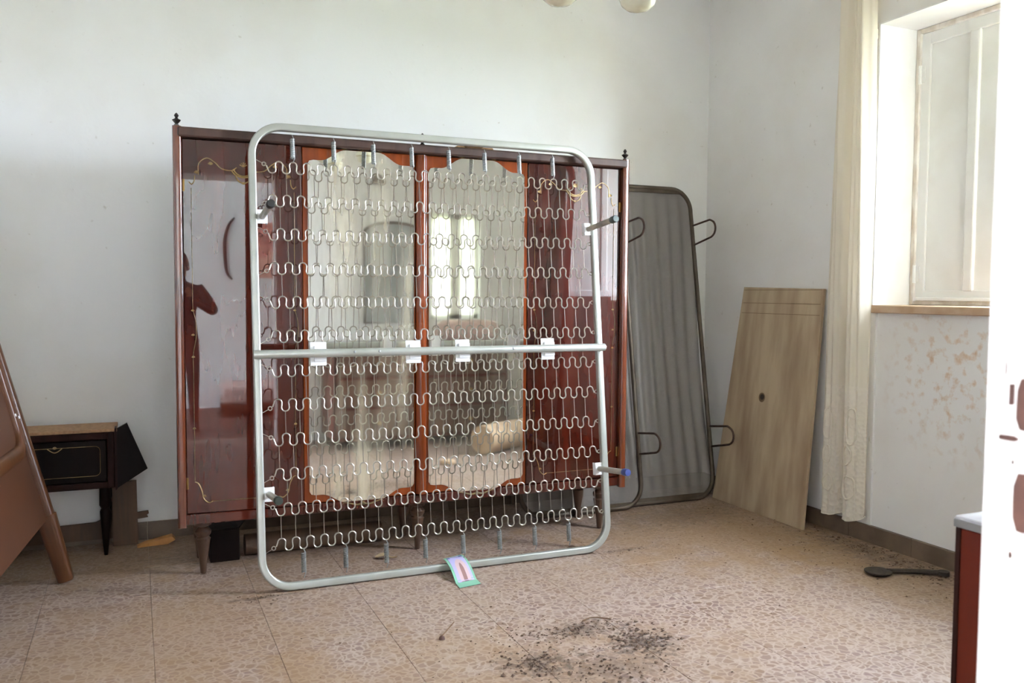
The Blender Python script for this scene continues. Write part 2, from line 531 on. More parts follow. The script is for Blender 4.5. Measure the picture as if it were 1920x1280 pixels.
# ------------------------------------------------------------------ geometry helpers
class MB:
    def __init__(self):
        self.v, self.f = [], []

    def add(self, verts, faces):
        o = len(self.v)
        self.v += [Vector(p) for p in verts]
        self.f += [tuple(i + o for i in f) for f in faces]
        return self

    def box(self, lo, hi, bevel=0.0, seg=1, rot=None, pivot=None):
        c = [(a + b) / 2 for a, b in zip(lo, hi)]
        s = [abs(b - a) for a, b in zip(lo, hi)]
        bm = bmesh.new()
        bmesh.ops.create_cube(bm, size=1.0)
        for v in bm.verts:
            v.co = Vector((v.co.x * s[0], v.co.y * s[1], v.co.z * s[2]))
        if bevel:
            bmesh.ops.bevel(bm, geom=list(bm.edges), offset=bevel, segments=seg, affect='EDGES', profile=0.5)
        bm.verts.ensure_lookup_table()
        bm.verts.index_update()
        vs_ = [v.co + Vector(c) for v in bm.verts]
        if rot is not None:
            pv = Vector(pivot if pivot is not None else c)
            vs_ = [rot @ (p - pv) + pv for p in vs_]
        fs = [[v.index for v in f.verts] for f in bm.faces]
        bm.free()
        return self.add(vs_, fs)

    def sweep(self, path, section, closed=False, up=None, cap=True, radii=None):
        """section: list of (side, up) offsets"""
        path = [Vector(p) for p in path]
        n, k = len(path), len(section)
        rings = []
        prev = None
        for i in range(n):
            if closed:
                t = path[(i + 1) % n] - path[i - 1]
            else:
                t = path[min(i + 1, n - 1)] - path[max(i - 1, 0)]
            t.normalize()
            if up is not None:
                uvec = Vector(up)
            else:
                if prev is None:
                    prev = Vector((0, 0, 1)) if abs(t.z) < 0.9 else Vector((1, 0, 0))
                uvec = prev - t * prev.dot(t)
                uvec.normalize()
                prev = uvec
            side = t.cross(uvec)
            side.normalize()
            u2 = side.cross(t)
            r = radii[i] if radii else 1.0
            rings.append([path[i] + side * (a * r) + u2 * (b * r) for a, b in section])
        verts = [p for r in rings for p in r]
        faces = []
        m_ = n if closed else n - 1
        for i in range(m_):
            a, b = i * k, ((i + 1) % n) * k
            for j in range(k):
                j2 = (j + 1) % k
                faces.append((a + j, b + j, b + j2, a + j2))
        if cap and not closed:
            faces.append(tuple(range(k)))
            faces.append(tuple(range((n - 1) * k, n * k))[::-1])
        return self.add(verts, faces)

    def tube(self, path, r, n=8, closed=False, radii=None):
        sec = [(r * math.cos(2 * PI * i / n), r * math.sin(2 * PI * i / n)) for i in range(n)]
        return self.sweep(path, sec, closed=closed, radii=radii)

    def lathe(self, prof, c=(0, 0, 0), n=16, axis=None):
        """prof: (radius, height) pairs turned round z (or axis)"""
        c = Vector(c)
        verts, faces = [], []
        for r, z in prof:
            for i in range(n):
                a = 2 * PI * i / n
                verts.append(Vector((r * math.cos(a), r * math.sin(a), z)))
        for k in range(len(prof) - 1):
            for i in range(n):
                j = (i + 1) % n
                faces.append((k * n + i, k * n + j, (k + 1) * n + j, (k + 1) * n + i))
        faces.append(tuple(range(n))[::-1])
        faces.append(tuple(range((len(prof) - 1) * n, len(prof) * n)))
        if axis is not None:
            q = Vector((0, 0, 1)).rotation_difference(Vector(axis))
            verts = [q @ v for v in verts]
        return self.add([v + c for v in verts], faces)

    def prism(self, poly, d0, d1, plane='XZ'):
        """poly in a plane, extruded along the third axis from d0 to d1"""
        def P(a, b, d):
            return (a, d, b) if plane == 'XZ' else ((d, a, b) if plane == 'YZ' else (a, b, d))
        n = len(poly)
        verts = [P(a, b, d0) for a, b in poly] + [P(a, b, d1) for a, b in poly]
        faces = [tuple(range(n)), tuple(range(n, 2 * n))[::-1]]
        for i in range(n):
            j = (i + 1) % n
            faces.append((i, i + n, j + n, j))
        return self.add(verts, faces)

    def grid(self, fn, nu, nv):
        verts = [fn(i / nu, j / nv) for j in range(nv + 1) for i in range(nu + 1)]
        faces = []
        for j in range(nv):
            for i in range(nu):
                a = j * (nu + 1) + i
                faces.append((a, a + 1, a + nu + 2, a + nu + 1))
        return self.add(verts, faces)

    def mesh(self, name, m, smooth=False, off=(0, 0, 0)):
        me = bpy.data.meshes.new(name)
        o = Vector(off)
        me.from_pydata([tuple(p - o) for p in self.v], [], self.f)
        me.validate()
        bm = bmesh.new()
        bm.from_mesh(me)
        bmesh.ops.recalc_face_normals(bm, faces=bm.faces)
        bm.to_mesh(me)
        bm.free()
        me.materials.append(M[m] if isinstance(m, str) else m)
        if smooth:
            me.polygons.foreach_set('use_smooth', [True] * len(me.polygons))
            try:
                me.set_sharp_from_angle(angle=math.radians(40))
            except Exception:
                pass
        return me

    def build(self, name, m, parent=None, smooth=False):
        """verts are given in world space (or in the parent's local space when it is a rotated thing)"""
        off = Vector((0, 0, 0))
        p = parent
        while p is not None:
            if not p.get('_local'):
                off += p.location
            p = p.parent
        o = bpy.data.objects.new(name, self.mesh(name, m, smooth, off))
        C.objects.link(o)
        o.parent = parent
        return o


def tag(o, label, cat, group=None, kind=None):
    if label:
        o['label'] = label
    if cat:
        o['category'] = cat
    if group:
        o['group'] = group
    if kind:
        o['kind'] = kind
    return o


def thing(name, label, cat, loc, group=None):
    o = bpy.data.objects.new(name, None)
    o.empty_display_size = 0.05
    o.location = loc
    C.objects.link(o)
    return tag(o, label, cat, group)


def struct(name, mb, m, label=None, cat=None, parent=None):
    o = mb.build(name, m, parent)
    if parent is None:
        o['kind'] = 'structure'
        if label:
            o['label'] = label
        if cat:
            o['category'] = cat
    return o


def place(name, mesh, parent, loc, rot=(0, 0, 0), scale=None):
    o = bpy.data.objects.new(name, mesh)
    C.objects.link(o)
    o.parent = parent
    o.location = loc
    o.rotation_euler = rot
    if scale:
        o.scale = scale
    return o


def arc(c, r, a0, a1, n):
    return [(c[0] + r * math.cos(a0 + (a1 - a0) * i / n), c[1] + r * math.sin(a0 + (a1 - a0) * i / n)) for i in range(n + 1)]


def round_rect(x0, x1, z0, z1, r, n=8):
    p = []
    p += arc((x1 - r, z0 + r), r, -PI / 2, 0, n)
    p += arc((x1 - r, z1 - r), r, 0, PI / 2, n)
    p += arc((x0 + r, z1 - r), r, PI / 2, PI, n)
    p += arc((x0 + r, z0 + r), r, PI, 1.5 * PI, n)
    return p


def smooth_path(pts, n=6):
    """Catmull-Rom through 3-D points"""
    pts = [Vector(p) for p in pts]
    P = [pts[0] * 2 - pts[1]] + pts + [pts[-1] * 2 - pts[-2]]
    out = []
    for i in range(1, len(P) - 2):
        p0, p1, p2, p3 = P[i - 1:i + 3]
        for k in range(n):
            t = k / n
            out.append(0.5 * ((2 * p1) + (p2 - p0) * t + (2 * p0 - 5 * p1 + 4 * p2 - p3) * t * t + (3 * p1 - p0 - 3 * p2 + p3) * t ** 3))
    out.append(pts[-1])
    return out


# ------------------------------------------------------------------ the setting
floor = struct('floor', MB().box((XL - 0.3, YF - WT, -0.25), (XR + 0.3, YB + 0.3, -0.008)), 'grout',
               'terrazzo floor of the bedroom laid in square tiles', 'floor')
# terrazzo tiles, each a piece of its own
TP, TX0, TY0, GAP = 0.40, 0.04, 4.24, 0.0012


def edges(lo, hi, o):
    e = [lo]
    k = math.ceil((lo - o) / TP + 1e-6)
    while o + k * TP < hi - 1e-6:
        e.append(o + k * TP)
        k += 1
    return e + [hi]


tile_cache = {}
ex, ey = edges(XL, XR, TX0), edges(YF - WT, YB, TY0)
for i in range(len(ex) - 1):
    for j in range(len(ey) - 1):
        sx, sy = ex[i + 1] - ex[i] - GAP, ey[j + 1] - ey[j] - GAP
        key = (round(sx, 3), round(sy, 3))
        if key not in tile_cache:
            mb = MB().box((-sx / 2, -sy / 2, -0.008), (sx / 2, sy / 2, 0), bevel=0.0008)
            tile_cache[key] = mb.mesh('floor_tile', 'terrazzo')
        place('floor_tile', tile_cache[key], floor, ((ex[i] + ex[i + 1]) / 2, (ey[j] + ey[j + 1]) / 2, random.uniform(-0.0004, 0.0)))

struct('floor_hall', MB().box((HX0 - 0.3, HY0 - 0.3, -0.25), (HX1 + 0.3, YF - WT, 0.0)), 'hall_tile', 'dark brown tiled floor of the hall behind the doorway', 'floor')
cl_ = MB().box((HX0 - 0.6, -1.28, ZC), (XR + 0.6, YB + 0.4, ZC + 0.25))
cl_.box((HX0 - 0.6, HY0 - 0.6, ZC), (XR + 0.6, -1.88, ZC + 0.25))
cl_.box((HX0 - 0.6, -1.88, ZC), (-1.20, -1.28, ZC + 0.25))
cl_.box((1.80, -1.88, ZC), (XR + 0.6, -1.28, ZC + 0.25))
# deep well of an added, unseen skylight, shaped to brighten the hall's rear wall
cl_.box((-1.30, -1.28, ZC + 0.25), (1.90, -1.18, ZC + 1.8)).box((-1.30, -1.98, ZC + 0.25), (1.90, -1.88, ZC + 1.8))
cl_.box((-1.30, -1.88, ZC + 0.25), (-1.20, -1.28, ZC + 1.8)).box((1.80, -1.88, ZC + 0.25), (1.90, -1.28, ZC + 1.8))
struct('ceiling', cl_, 'ceiling', 'white painted ceiling over bedroom and hall', 'ceiling')
struct('wall_back', MB().box((XL - 0.3, YB, -0.2), (XR + 0.35, YB + 0.3, ZC)), 'wall', 'white plaster wall behind the wardrobe', 'wall')
struct('wall_left', MB().box((XL - 0.3, YF - WT, -0.2), (XL, YB, ZC)), 'wall', 'white plaster wall on the left of the room', 'wall')
# right wall with the window opening; the part under the sill is set back a little
RW = XR + 0.42
wr = MB()
wr.box((XR, W1Y1, -0.2), (RW, YB, ZC))
wr.box((XR, YF - WT, -0.2), (RW, W1Y0, ZC))
wr.box((XR, W1Y0, W1Z1), (RW, W1Y1, ZC))
wr.box((XR + 0.012, W1Y0, -0.2), (RW, W1Y1 - 0.03, W1Z0 - 0.04))
wr.box((XR, W1Y1 - 0.03, -0.2), (RW, W1Y1, W1Z0 - 0.04))
struct('wall_right', wr, 'wall_right', 'white plaster wall on the right with rust stains under the window', 'wall')
# white painted lining of the window reveal
rl = MB()
rl.box((XR + 0.002, W1Y1 - 0.006, W1Z0), (RW, W1Y1 + 0.0, W1Z1))
rl.box((XR + 0.002, W1Y0, W1Z0), (RW, W1Y0 + 0.006, W1Z1))
rl.box((XR + 0.002, W1Y0, W1Z1 - 0.006), (RW, W1Y1, W1Z1))
struct('trim_1', rl, 'reveal', 'smooth white painted lining of the window reveal', 'trim')
struct('trim_2', MB().box((XR - 0.018, W1Y0 - 0.03, W1Z0 - 0.04), (RW + 0.05, W1Y1 - 0.002, W1Z0), bevel=0.004), 'sill',
       'tan stone sill under the shuttered window', 'window sill')
# front wall with the doorway and a narrow window above the chest
W2X0, W2X1, W2Z0, W2Z1 = 2.40, 2.86, 1.02, 1.95
wf = MB()
wf.box((XL - 0.3, YF - WT, -0.2), (D1X0, YF, ZC))
wf.box((D1X0, YF - WT, D1Z), (D1X1, YF, ZC))
wf.box((D1X1, YF - WT, -0.2), (XR + 0.3, YF, W2Z0))
wf.box((D1X1, YF - WT, W2Z0), (W2X0, YF, W2Z1))
wf.box((W2X1, YF - WT, W2Z0), (XR + 0.3, YF, W2Z1))
wf.box((D1X1, YF - WT, W2Z1), (XR + 0.3, YF, ZC))
struct('wall_front', wf, 'wall', 'white plaster wall with the doorway opposite the wardrobe', 'wall')
# hall walls; daylight enters by the unseen open house door on its left, shaped to light the jamb
hw = MB()
hw.box((HX0 - 0.3, HY0 - 0.3, -0.2), (HX1 + 0.3, HY0, ZC))
hw.box((HX1, HY0, -0.2), (HX1 + 0.3, YF - WT, ZC))
hw.box((HX0 - 0.3, HY0, -0.2), (HX0, -0.70, ZC))
hw.box((HX0 - 0.3, 0.1, -0.2), (HX0, YF - WT, ZC))
hw.box((HX0 - 0.3, -0.70, 2.7), (HX0, 0.1, ZC))
hw.box((HX0 - 0.3, YF - WT, -0.2), (XL - 0.3, YF, ZC))
struct('wall_hall', hw, 'wall', 'white plaster walls of the hall behind the doorway', 'wall')
struct('ground', MB().box((-40, -40, -0.5), (40, 40, -0.3)), 'grass', 'grass ground outside the house', 'ground')
# skirting tiles
bb = struct('baseboard_back', MB().box((XL, YB - 0.004, 0), (XR, YB, 0.087)), 'grout', 'brown stone skirting along the back wall', 'baseboard')
e = edges(XL, XR - 0.012, TX0)
for i in range(len(e) - 1):
    MB().box((e[i] + 0.001, YB - 0.013, 0), (e[i + 1] - 0.001, YB - 0.002, 0.087), bevel=0.0015).build('skirting_tile', 'skirting', bb)
br = struct('baseboard_right', MB().box((XR - 0.004, YF, 0), (XR, YB - 0.013, 0.087)), 'grout', 'brown stone skirting along the right wall', 'baseboard')
e = edges(YF, YB - 0.014, TY0)
for i in range(len(e) - 1):
    MB().box((XR - 0.013, e[i] + 0.001, 0), (XR + 0.010, e[i + 1] - 0.001, 0.087), bevel=0.0015).build('skirting_tile', 'skirting', br)
bl = struct('baseboard_left', MB().box((XL, YF, 0), (XL + 0.013, YB - 0.014, 0.087), bevel=0.0015), 'skirting', 'brown stone skirting along the left wall', 'baseboard')

# door frame of the doorway (its right jamb stands close to the camera)
df = MB()
df.box((D1X1 - 0.002, YF - WT - 0.02, 0), (D1X1 + 0.05, YF + 0.012, D1Z + 0.05), bevel=0.003)
df.box((D1X0 - 0.05, YF - WT - 0.02, 0), (D1X0 + 0.002, YF + 0.012, D1Z + 0.05), bevel=0.003)
df.box((D1X0 - 0.05, YF - WT - 0.02, D1Z - 0.002), (D1X1 + 0.05, YF + 0.012, D1Z + 0.05), bevel=0.003)
door = struct('door_1', df, 'jamb', 'white painted door frame with chipped lock recesses at the right edge', 'door frame')
jx = D1X1 - 0.003


def chip(y0, y1, z0, z1, n=12, jag=0.10):
    y0, y1, z0, z1 = y0 * 1.0415, y1 * 1.0415, 1.25 + (z0 - 1.25) * 1.0415, 1.25 + (z1 - 1.25) * 1.0415
    cy, cz, ry, rz = (y0 + y1) / 2, (z0 + z1) / 2, (y1 - y0) / 2, (z1 - z0) / 2
    poly = []
    for i in range(n):
        a = 2 * PI * i / n
        s = 1 / max(abs(math.cos(a)), abs(math.sin(a)))
        k = (0.95 * s + 0.05) * random.uniform(1 - jag, 1)
        poly.append((cy + ry * math.cos(a) * k, cz + rz * math.sin(a) * k))
    MB().prism(poly, jx - 0.0004, jx + 0.002, 'YZ').build('paint_chip', 'chip', door)


chip(0.536, 0.5545, 1.126, 1.176)
chip(0.533, 0.555, 1.031, 1.088)
chip(0.5565, 0.562, 1.149, 1.170, 8)
chip(0.550, 0.571, 1.1155, 1.1215, 9)
chip(0.553, 0.5565, 1.006, 1.013, 7)
chip(0.5545, 0.557, 1.094, 1.099, 7)
chip(0.565, 0.5665, 1.176, 1.190, 7)

# ------------------------------------------------------------------ window 1: inner shutter leaves
win = struct('window_1', MB()
             .box((XR + 0.245, W1Y1 - 0.030, W1Z0), (XR + 0.30, W1Y1 - 0.006, W1Z1 - 0.006), bevel=0.003)
             .box((XR + 0.245, W1Y0 + 0.006, W1Z0), (XR + 0.30, W1Y0 + 0.030, W1Z1 - 0.006), bevel=0.003)
             .box((XR + 0.246, W1Y0 + 0.028, W1Z1 - 0.030), (XR + 0.299, W1Y1 - 0.028, W1Z1 - 0.007), bevel=0.003)
             .box((XR + 0.246, W1Y0 + 0.028, W1Z0 + 0.0005), (XR + 0.299, W1Y1 - 0.028, W1Z0 + 0.022), bevel=0.003),
             'bare_edge', 'window with a closed white panelled shutter leaf', 'window')


def leaf(y0, y1, closed=True):
    """one shutter leaf: stiles, rails and two tall panels; x faces the room"""
    z0, z1 = W1Z0 + 0.024, W1Z1 - 0.032
    x = XR + 0.250
    yc = (y0 + y1) / 2
    lf = MB()
    lf.box((x + 0.002, y1 - 0.055, z0), (x + 0.038, y1, z1), bevel=0.004)
    lf.box((x + 0.002, y0, z0), (x + 0.038, y0 + 0.055, z1), bevel=0.004)
    lf.box((x + 0.003, y0 + 0.05, z0 + 0.001), (x + 0.037, y1 - 0.05, z0 + 0.05), bevel=0.004)
    lf.box((x + 0.003, y0 + 0.05, z1 - 0.06), (x + 0.037, y1 - 0.05, z1 - 0.001), bevel=0.004)
    lf.box((x - 0.004, yc - 0.028, z0 + 0.045), (x + 0.036, yc + 0.028, z1 - 0.055), bevel=0.008, seg=2)
    return lf, [(y0 + 0.05, yc - 0.025), (yc + 0.025, y1 - 0.05)], (x, z0, z1)


lf, pans, (lx, lz0, lz1) = leaf(2.69, W1Y1 - 0.034)
leaf_o = lf.build('shutter_leaf', 'painted_wood', win)
for a, b in pans:
    MB().box((lx + 0.012, a, lz0 + 0.045), (lx + 0.026, b, lz1 - 0.055), bevel=0.003).build('shutter_panel', 'painted_wood', leaf_o)
for zz in (1.36, 2.36):
    h_ = MB()
    h_.tube([(lx - 0.004, W1Y1 - 0.034, zz - 0.045), (lx - 0.004, W1Y1 - 0.034, zz + 0.045)], 0.008, 10)
    h_.box((lx - 0.003, W1Y1 - 0.062, zz - 0.04), (lx + 0.003, W1Y1 - 0.034, zz + 0.04), bevel=0.001)
    h_.build('hinge', 'painted_wood', leaf_o, True)
# weather bar across the foot of the leaf
MB().box((lx - 0.012, 2.69, lz0 - 0.002), (lx + 0.01, W1Y1 - 0.05, lz0 + 0.016), bevel=0.003).build('weather_bar', 'reveal', leaf_o)
# the other leaf stands open inwards (out of the picture, it lets the daylight in)
lf2, pans2, (lx2, a0, a1) = leaf(2.054, 2.69)
rotm = Matrix.Rotation(math.radians(100), 3, 'Z')
piv = Vector((XR + 0.25, 2.054, 0))
for mbx in [lf2]:
    mbx.v = [rotm @ (p - piv) + piv for p in mbx.v]
leaf2 = lf2.build('shutter_leaf', 'painted_wood', win)
for a, b in pans2:
    mbx = MB().box((lx2 + 0.012, a, a0 + 0.045), (lx2 + 0.026, b, a1 - 0.055), bevel=0.003)
    mbx.v = [rotm @ (p - piv) + piv for p in mbx.v]
    mbx.build('shutter_panel', 'painted_wood', leaf2)

# window 2 above the chest (seen only in the wardrobe mirror): two narrow panes hung with white voile
w2 = MB()
for x0, x1 in ((W2X0, W2X0 + 0.04), (2.58, 2.70), (W2X1 - 0.05, W2X1)):
    w2.box((x0, YF - 0.10, W2Z0), (x1, YF - 0.05, W2Z1), bevel=0.003)
w2.box((W2X0, YF - 0.10, W2Z0), (W2X1, YF - 0.05, W2Z0 + 0.04), bevel=0.003)
w2.box((W2X0, YF - 0.10, W2Z1 - 0.04), (W2X1, YF - 0.05, W2Z1), bevel=0.003)
win2 = struct('window_2', w2, 'painted_wood', 'narrow curtained window above the chest of drawers', 'window')
for k, (x0, x1) in enumerate(((W2X0 + 0.03, 2.59), (2.69, W2X1 - 0.04))):
    MB().grid(lambda u, v, x0=x0, x1=x1: (x0 + (x1 - x0) * u, YF - 0.035 + 0.008 * math.sin(u * 22), W2Z0 + 0.03 + (W2Z1 - W2Z0 - 0.05) * v), 24, 2).build('voile', 'thin_curtain', win2, True)
portal('window_2_portal', ((W2X0 + W2X1) / 2, YF - WT + 0.02, (W2Z0 + W2Z1) / 2), (PI / 2, 0, PI), W2X1 - W2X0, W2Z1 - W2Z0)

# ------------------------------------------------------------------ wardrobe
WX0, WX1, WY, WD = 0.170, 2.350, 4.0, 0.355
WZ0, WZ1 = 0.237, 1.940
ward = thing('wardrobe', 'long glossy mahogany wardrobe with two mirrored doors behind the leaning bed frame', 'wardrobe', ((WX0 + WX1) / 2, WY, 0))
body = MB()
body.box((WX0 + 0.008, WY + 0.02, WZ0 + 0.03), (WX0 + 0.028, WY + WD, WZ1 - 0.03))
body.box((WX1 - 0.028, WY + 0.02, WZ0 + 0.03), (WX1 - 0.008, WY + WD, WZ1 - 0.03))
body.box((WX0 + 0.008, WY + WD - 0.01, WZ0 + 0.03), (WX1 - 0.008, WY + WD, WZ1 - 0.03))
body.box((1.24, WY + 0.03, WZ0 + 0.03), (1.26, WY + WD, WZ1 - 0.03))
body.build('carcass', 'mahogany', ward)
MB().box((WX0 + 0.004, WY - 0.045, WZ1 - 0.040), (WX1 - 0.004, WY + WD, WZ1), bevel=0.006).build('cornice', 'mahogany_dusty', ward)
MB().box((WX0 + 0.004, WY - 0.006, WZ0), (WX1 - 0.004, WY + WD, WZ0 + 0.045), bevel=0.004).build('plinth', 'mahogany', ward)
FIN = [(0.0105, 0), (0.0105, 0.006), (0.006, 0.010), (0.016, 0.022), (0.018, 0.026), (0.008, 0.031), (0.005, 0.036), (0.010, 0.044), (0.006, 0.051), (0.001, 0.056)]
for px, wpost in ((WX0 + 0.002, 0.036), (WX1 - 0.002, 0.036)):
    sec = round_rect(-wpost / 2, wpost / 2, -0.022, 0.022, 0.012, 4)
    po = MB().sweep([(px, WY - 0.012, WZ0 - 0.004), (px, WY - 0.012, WZ1 + 0.004)], sec, up=(0, 1, 0)).build('post', 'post', ward, True)
    MB().lathe(FIN, (px, WY - 0.012, WZ1 + 0.004), 14).build('finial', 'dark_finial', po, True)
# centre pilaster with its finial
sec = [(0.026, 0.0), (0.0235, -0.012), (0.016, -0.021), (0.006, -0.025), (-0.006, -0.025), (-0.016, -0.021), (-0.0235, -0.012), (-0.026, 0.0)]
pil = MB().sweep([(1.249, WY - 0.001, WZ0 + 0.05), (1.249, WY - 0.001, WZ1 - 0.045)], sec, up=(0, 1, 0)).build('pilaster', 'mahogany_light', ward, True)
MB().lathe(FIN, (1.249, WY - 0.02, WZ1), 14).build('finial', 'dark_finial', ward, True)
FOOT = [(0.010, 0.0), (0.013, 0.004), (0.016, 0.05), (0.024, 0.105), (0.030, 0.145), (0.033, 0.158), (0.025, 0.166), (0.034, 0.178), (0.036, 0.192), (0.026, 0.204), (0.020, 0.212), (0.036, 0.218), (0.036, WZ0 + 0.001)]
for fx, fy in ((WX0 + 0.09, WY + 0.06), (1.249, WY + 0.06), (WX1 - 0.09, WY + 0.06), (WX0 + 0.09, WY + WD - 0.05), (1.249, WY + WD - 0.05), (WX1 - 0.09, WY + WD - 0.05)):
    MB().lathe(FOOT, (fx, fy, 0), 16).build('turned_foot', 'foot', ward, True)

DZ0, DZ1 = WZ0 + 0.048, WZ1 - 0.043


def mirror_outline(cx, hw, zb, zt, rise_t, rise_b):
    half = []
    for t in range(13):                       # ogee shoulder, from the corner to the plateau
        s = t / 12
        half.append((hw - 0.025 - (hw - 0.025 - 0.075) * s, 0.5 - 0.5 * math.cos(PI * min(1, max(0, (s - 0.22) / 0.78)))))
    top = [(cx - a, zt + rise_t * b) for a, b in half] + [(cx + a, zt + rise_t * b) for a, b in half[::-1]]
    bot = [(cx + a, zb - rise_b * b) for a, b in half] + [(cx - a, zb - rise_b * b) for a, b in half[::-1]]
    pts = [(cx - hw, zb + 0.018), (cx - hw, zt - 0.018), (cx - hw + 0.008, zt - 0.004)] + top
    pts += [(cx + hw - 0.008, zt - 0.004), (cx + hw, zt - 0.018), (cx + hw, zb + 0.018), (cx + hw - 0.008, zb + 0.004)] + bot + [(cx - hw + 0.008, zb + 0.004)]
    return pts


def inner_door(x0, x1, cx, mname, label):
    d = MB().box((x0, WY, DZ0), (x1, WY + 0.022, DZ1), bevel=0.003).build('door', 'mahogany_light', ward)
    d['label'] = label
    poly = mirror_outline(cx, 0.2475, 0.322, 1.842, 0.052, 0.046)
    mi = MB().prism(poly, WY - 0.004, WY + 0.001).build('mirror', mname, d)
    # tarnished gilt crest and foot ornament
    for zc, s in ((1.902, 1), (0.272, -1)):
        cr = MB()
        for sg in (-1, 1):
            p = [(cx, WY - 0.006, zc + s * 0.006), (cx + sg * 0.03, WY - 0.007, zc + s * 0.010), (cx + sg * 0.06, WY - 0.006, zc + s * 0.002), (cx + sg * 0.088, WY - 0.005, zc - s * 0.004), (cx + sg * 0.098, WY - 0.005, zc + s * 0.004)]
            cr.tube(smooth_path(p, 5), 0.005, 6, radii=[1.1 - 0.8 * i / 20 for i in range(21)])
        cr.lathe([(0.002, -0.011), (0.009, -0.006), (0.011, 0), (0.009, 0.006), (0.002, 0.011)], (cx, WY - 0.004, zc + s * 0.006), 10)
        cr.build('gilt_ornament', 'gold_dull', d, True)
    return d


in_l = inner_door(0.694, 1.2225, 0.9655, 'mirror_stained', 'door with a clouded and stained mirror')
in_r = inner_door(1.2755, 1.800, 1.534, 'mirror', 'door with a clearer mirror')
for dx, par in ((1.231, in_l), (1.267, in_r)):
    MB().lathe([(0.001, 0), (0.006, 0.001), (0.006, 0.004), (0.003, 0.008)], (dx - 0.001, WY - 0.002, 1.70), 10, axis=(0, -1, 0)).build('key_plate', 'brass', par, True)


def inlay(pts, r=0.0022):
    return MB().tube(smooth_path(pts, 6), r, 5)


def flower(cx, z, y, s=1.0):
    f = MB()
    for k in range(5):
        a = PI * (0.15 + 0.7 * k / 4)
        f.tube([(cx, y, z), (cx + 0.011 * s * math.cos(a), y - 0.001, z + 0.013 * s * math.sin(a))], 0.0022, 5, radii=[0.6, 1.2])
    return f


def outer_door(x0, x1, flip, ajar=0.0):
    """plain lacquered door with gilt scroll inlay; flip mirrors the design"""
    d = MB().box((x0, WY, DZ0), (x1, WY + 0.022, DZ1), bevel=0.003).build('door', 'mahogany', ward)
    y = WY - 0.0012
    cx, W = (x0 + x1) / 2, x1 - x0
    X = (lambda t: cx + t * W * (-1 if flip else 1))
    # top scrolls and the urn in the middle
    for sg in (-1, 1):
        inlay([(X(sg * .37), y, 1.748), (X(sg * .365), y, 1.795), (X(sg * .30), y, 1.820), (X(sg * .235), y, 1.803), (X(sg * .18), y, 1.778), (X(sg * .10), y, 1.772), (X(sg * .055), y, 1.786)]).build('gold_inlay', 'gold', d, True)
        flower(X(sg * .385), 1.752, y).build('gold_inlay', 'gold', d, True)
        flower(X(sg * .27), 1.792, y).build('gold_inlay', 'gold', d, True)
        inlay([(X(sg * .45), y, 1.716), (X(sg * .425), y, 1.706), (X(sg * .405), y, 1.720), (X(sg * .40), y, 1.745)]).build('gold_inlay', 'gold', d, True)
    for w_, z_ in ((.085, 1.778), (.065, 1.748), (.10, 1.772)):
        inlay([(X(-w_), y, z_), (X(-w_ * .6), y, z_ - 0.020), (X(0), y, z_ - 0.028), (X(w_ * .6), y, z_ - 0.020), (X(w_), y, z_)], 0.003).build('gold_inlay', 'gold', d, True)
    flower(cx, 1.790, y, 1.5).build('gold_inlay', 'gold', d, True)
    flower(cx, 1.715, y, 0.8).build('gold_inlay', 'gold', d, True)
    # side lines with little leaves
    for sg in (-1, 1):
        xs = X(sg * .43)
        MB().tube([(xs, y, 1.69), (xs, y, 1.17)], 0.0012, 5).build('gold_inlay', 'gold_dull', d)
        inlay([(xs, y, 1.17), (xs + 0.012, y, 1.12), (xs + 0.012, y, 1.05), (xs, y, 0.98), (xs, y, 0.90)], 0.0013).build('gold_inlay', 'gold_dull', d)
        MB().tube([(xs, y, 0.90), (xs, y, 0.43)], 0.0012, 5).build('gold_inlay', 'gold_dull', d)
        for z_ in (1.165, 1.06, 0.965, 0.655):
            flower(xs, z_, y, 0.6).build('gold_inlay', 'gold', d, True)
        # bottom corner scrolls
        inlay([(xs, y, 0.425), (X(sg * .40), y, 0.415), (X(sg * .375), y, 0.385), (X(sg * .36), y, 0.350), (X(sg * .32), y, 0.330), (X(sg * .285), y, 0.335)]).build('gold_inlay', 'gold', d, True)
        flower(X(sg * .355), 0.356, y, 0.7).build('gold_inlay', 'gold', d, True)
    MB().tube([(X(-.285), y, 0.335), (X(.285), y, 0.335)], 0.0012, 5).build('gold_inlay', 'gold_dull', d)
    hx = x1 - 0.004 if flip else x0 + 0.004
    for z_ in (1.70, 0.42):
        MB().tube([(hx, WY - 0.004, z_ - 0.025), (hx, WY - 0.004, z_ + 0.025)], 0.005, 8).build('hinge', 'brass', d, True)
    if ajar:
        # swing on its outer edge
        o = Vector((x0 - ward.location.x, 0, 0))
        d.matrix_local = Matrix.Translation(o) @ Matrix.Rotation(ajar, 4, 'Z') @ Matrix.Translation(-o)
    return d


outer_door(WX0 + 0.022, 0.690, False, math.radians(-2.4))['label'] = 'plain lacquered door standing slightly ajar'
outer_door(1.804, WX1 - 0.022, True)

# ------------------------------------------------------------------ double bed frame of sinuous springs, leaning on the wardrobe
FYb, FYt, FZt = 3.680, 3.915, 1.973
LEAN = math.atan((FYt - FYb) / FZt)
FL = math.hypot(FYt - FYb, FZt)
bed = thing('bed_frame', 'silver steel double bed base with sinuous springs leaning upright against the wardrobe', 'bed frame', (1.283, FYb, 0.002))
bed.rotation_euler = (-LEAN, 0, 0)
bed['_local'] = 1
FX = 1.283
TW = 0.032


def bx(x):
    return x - FX


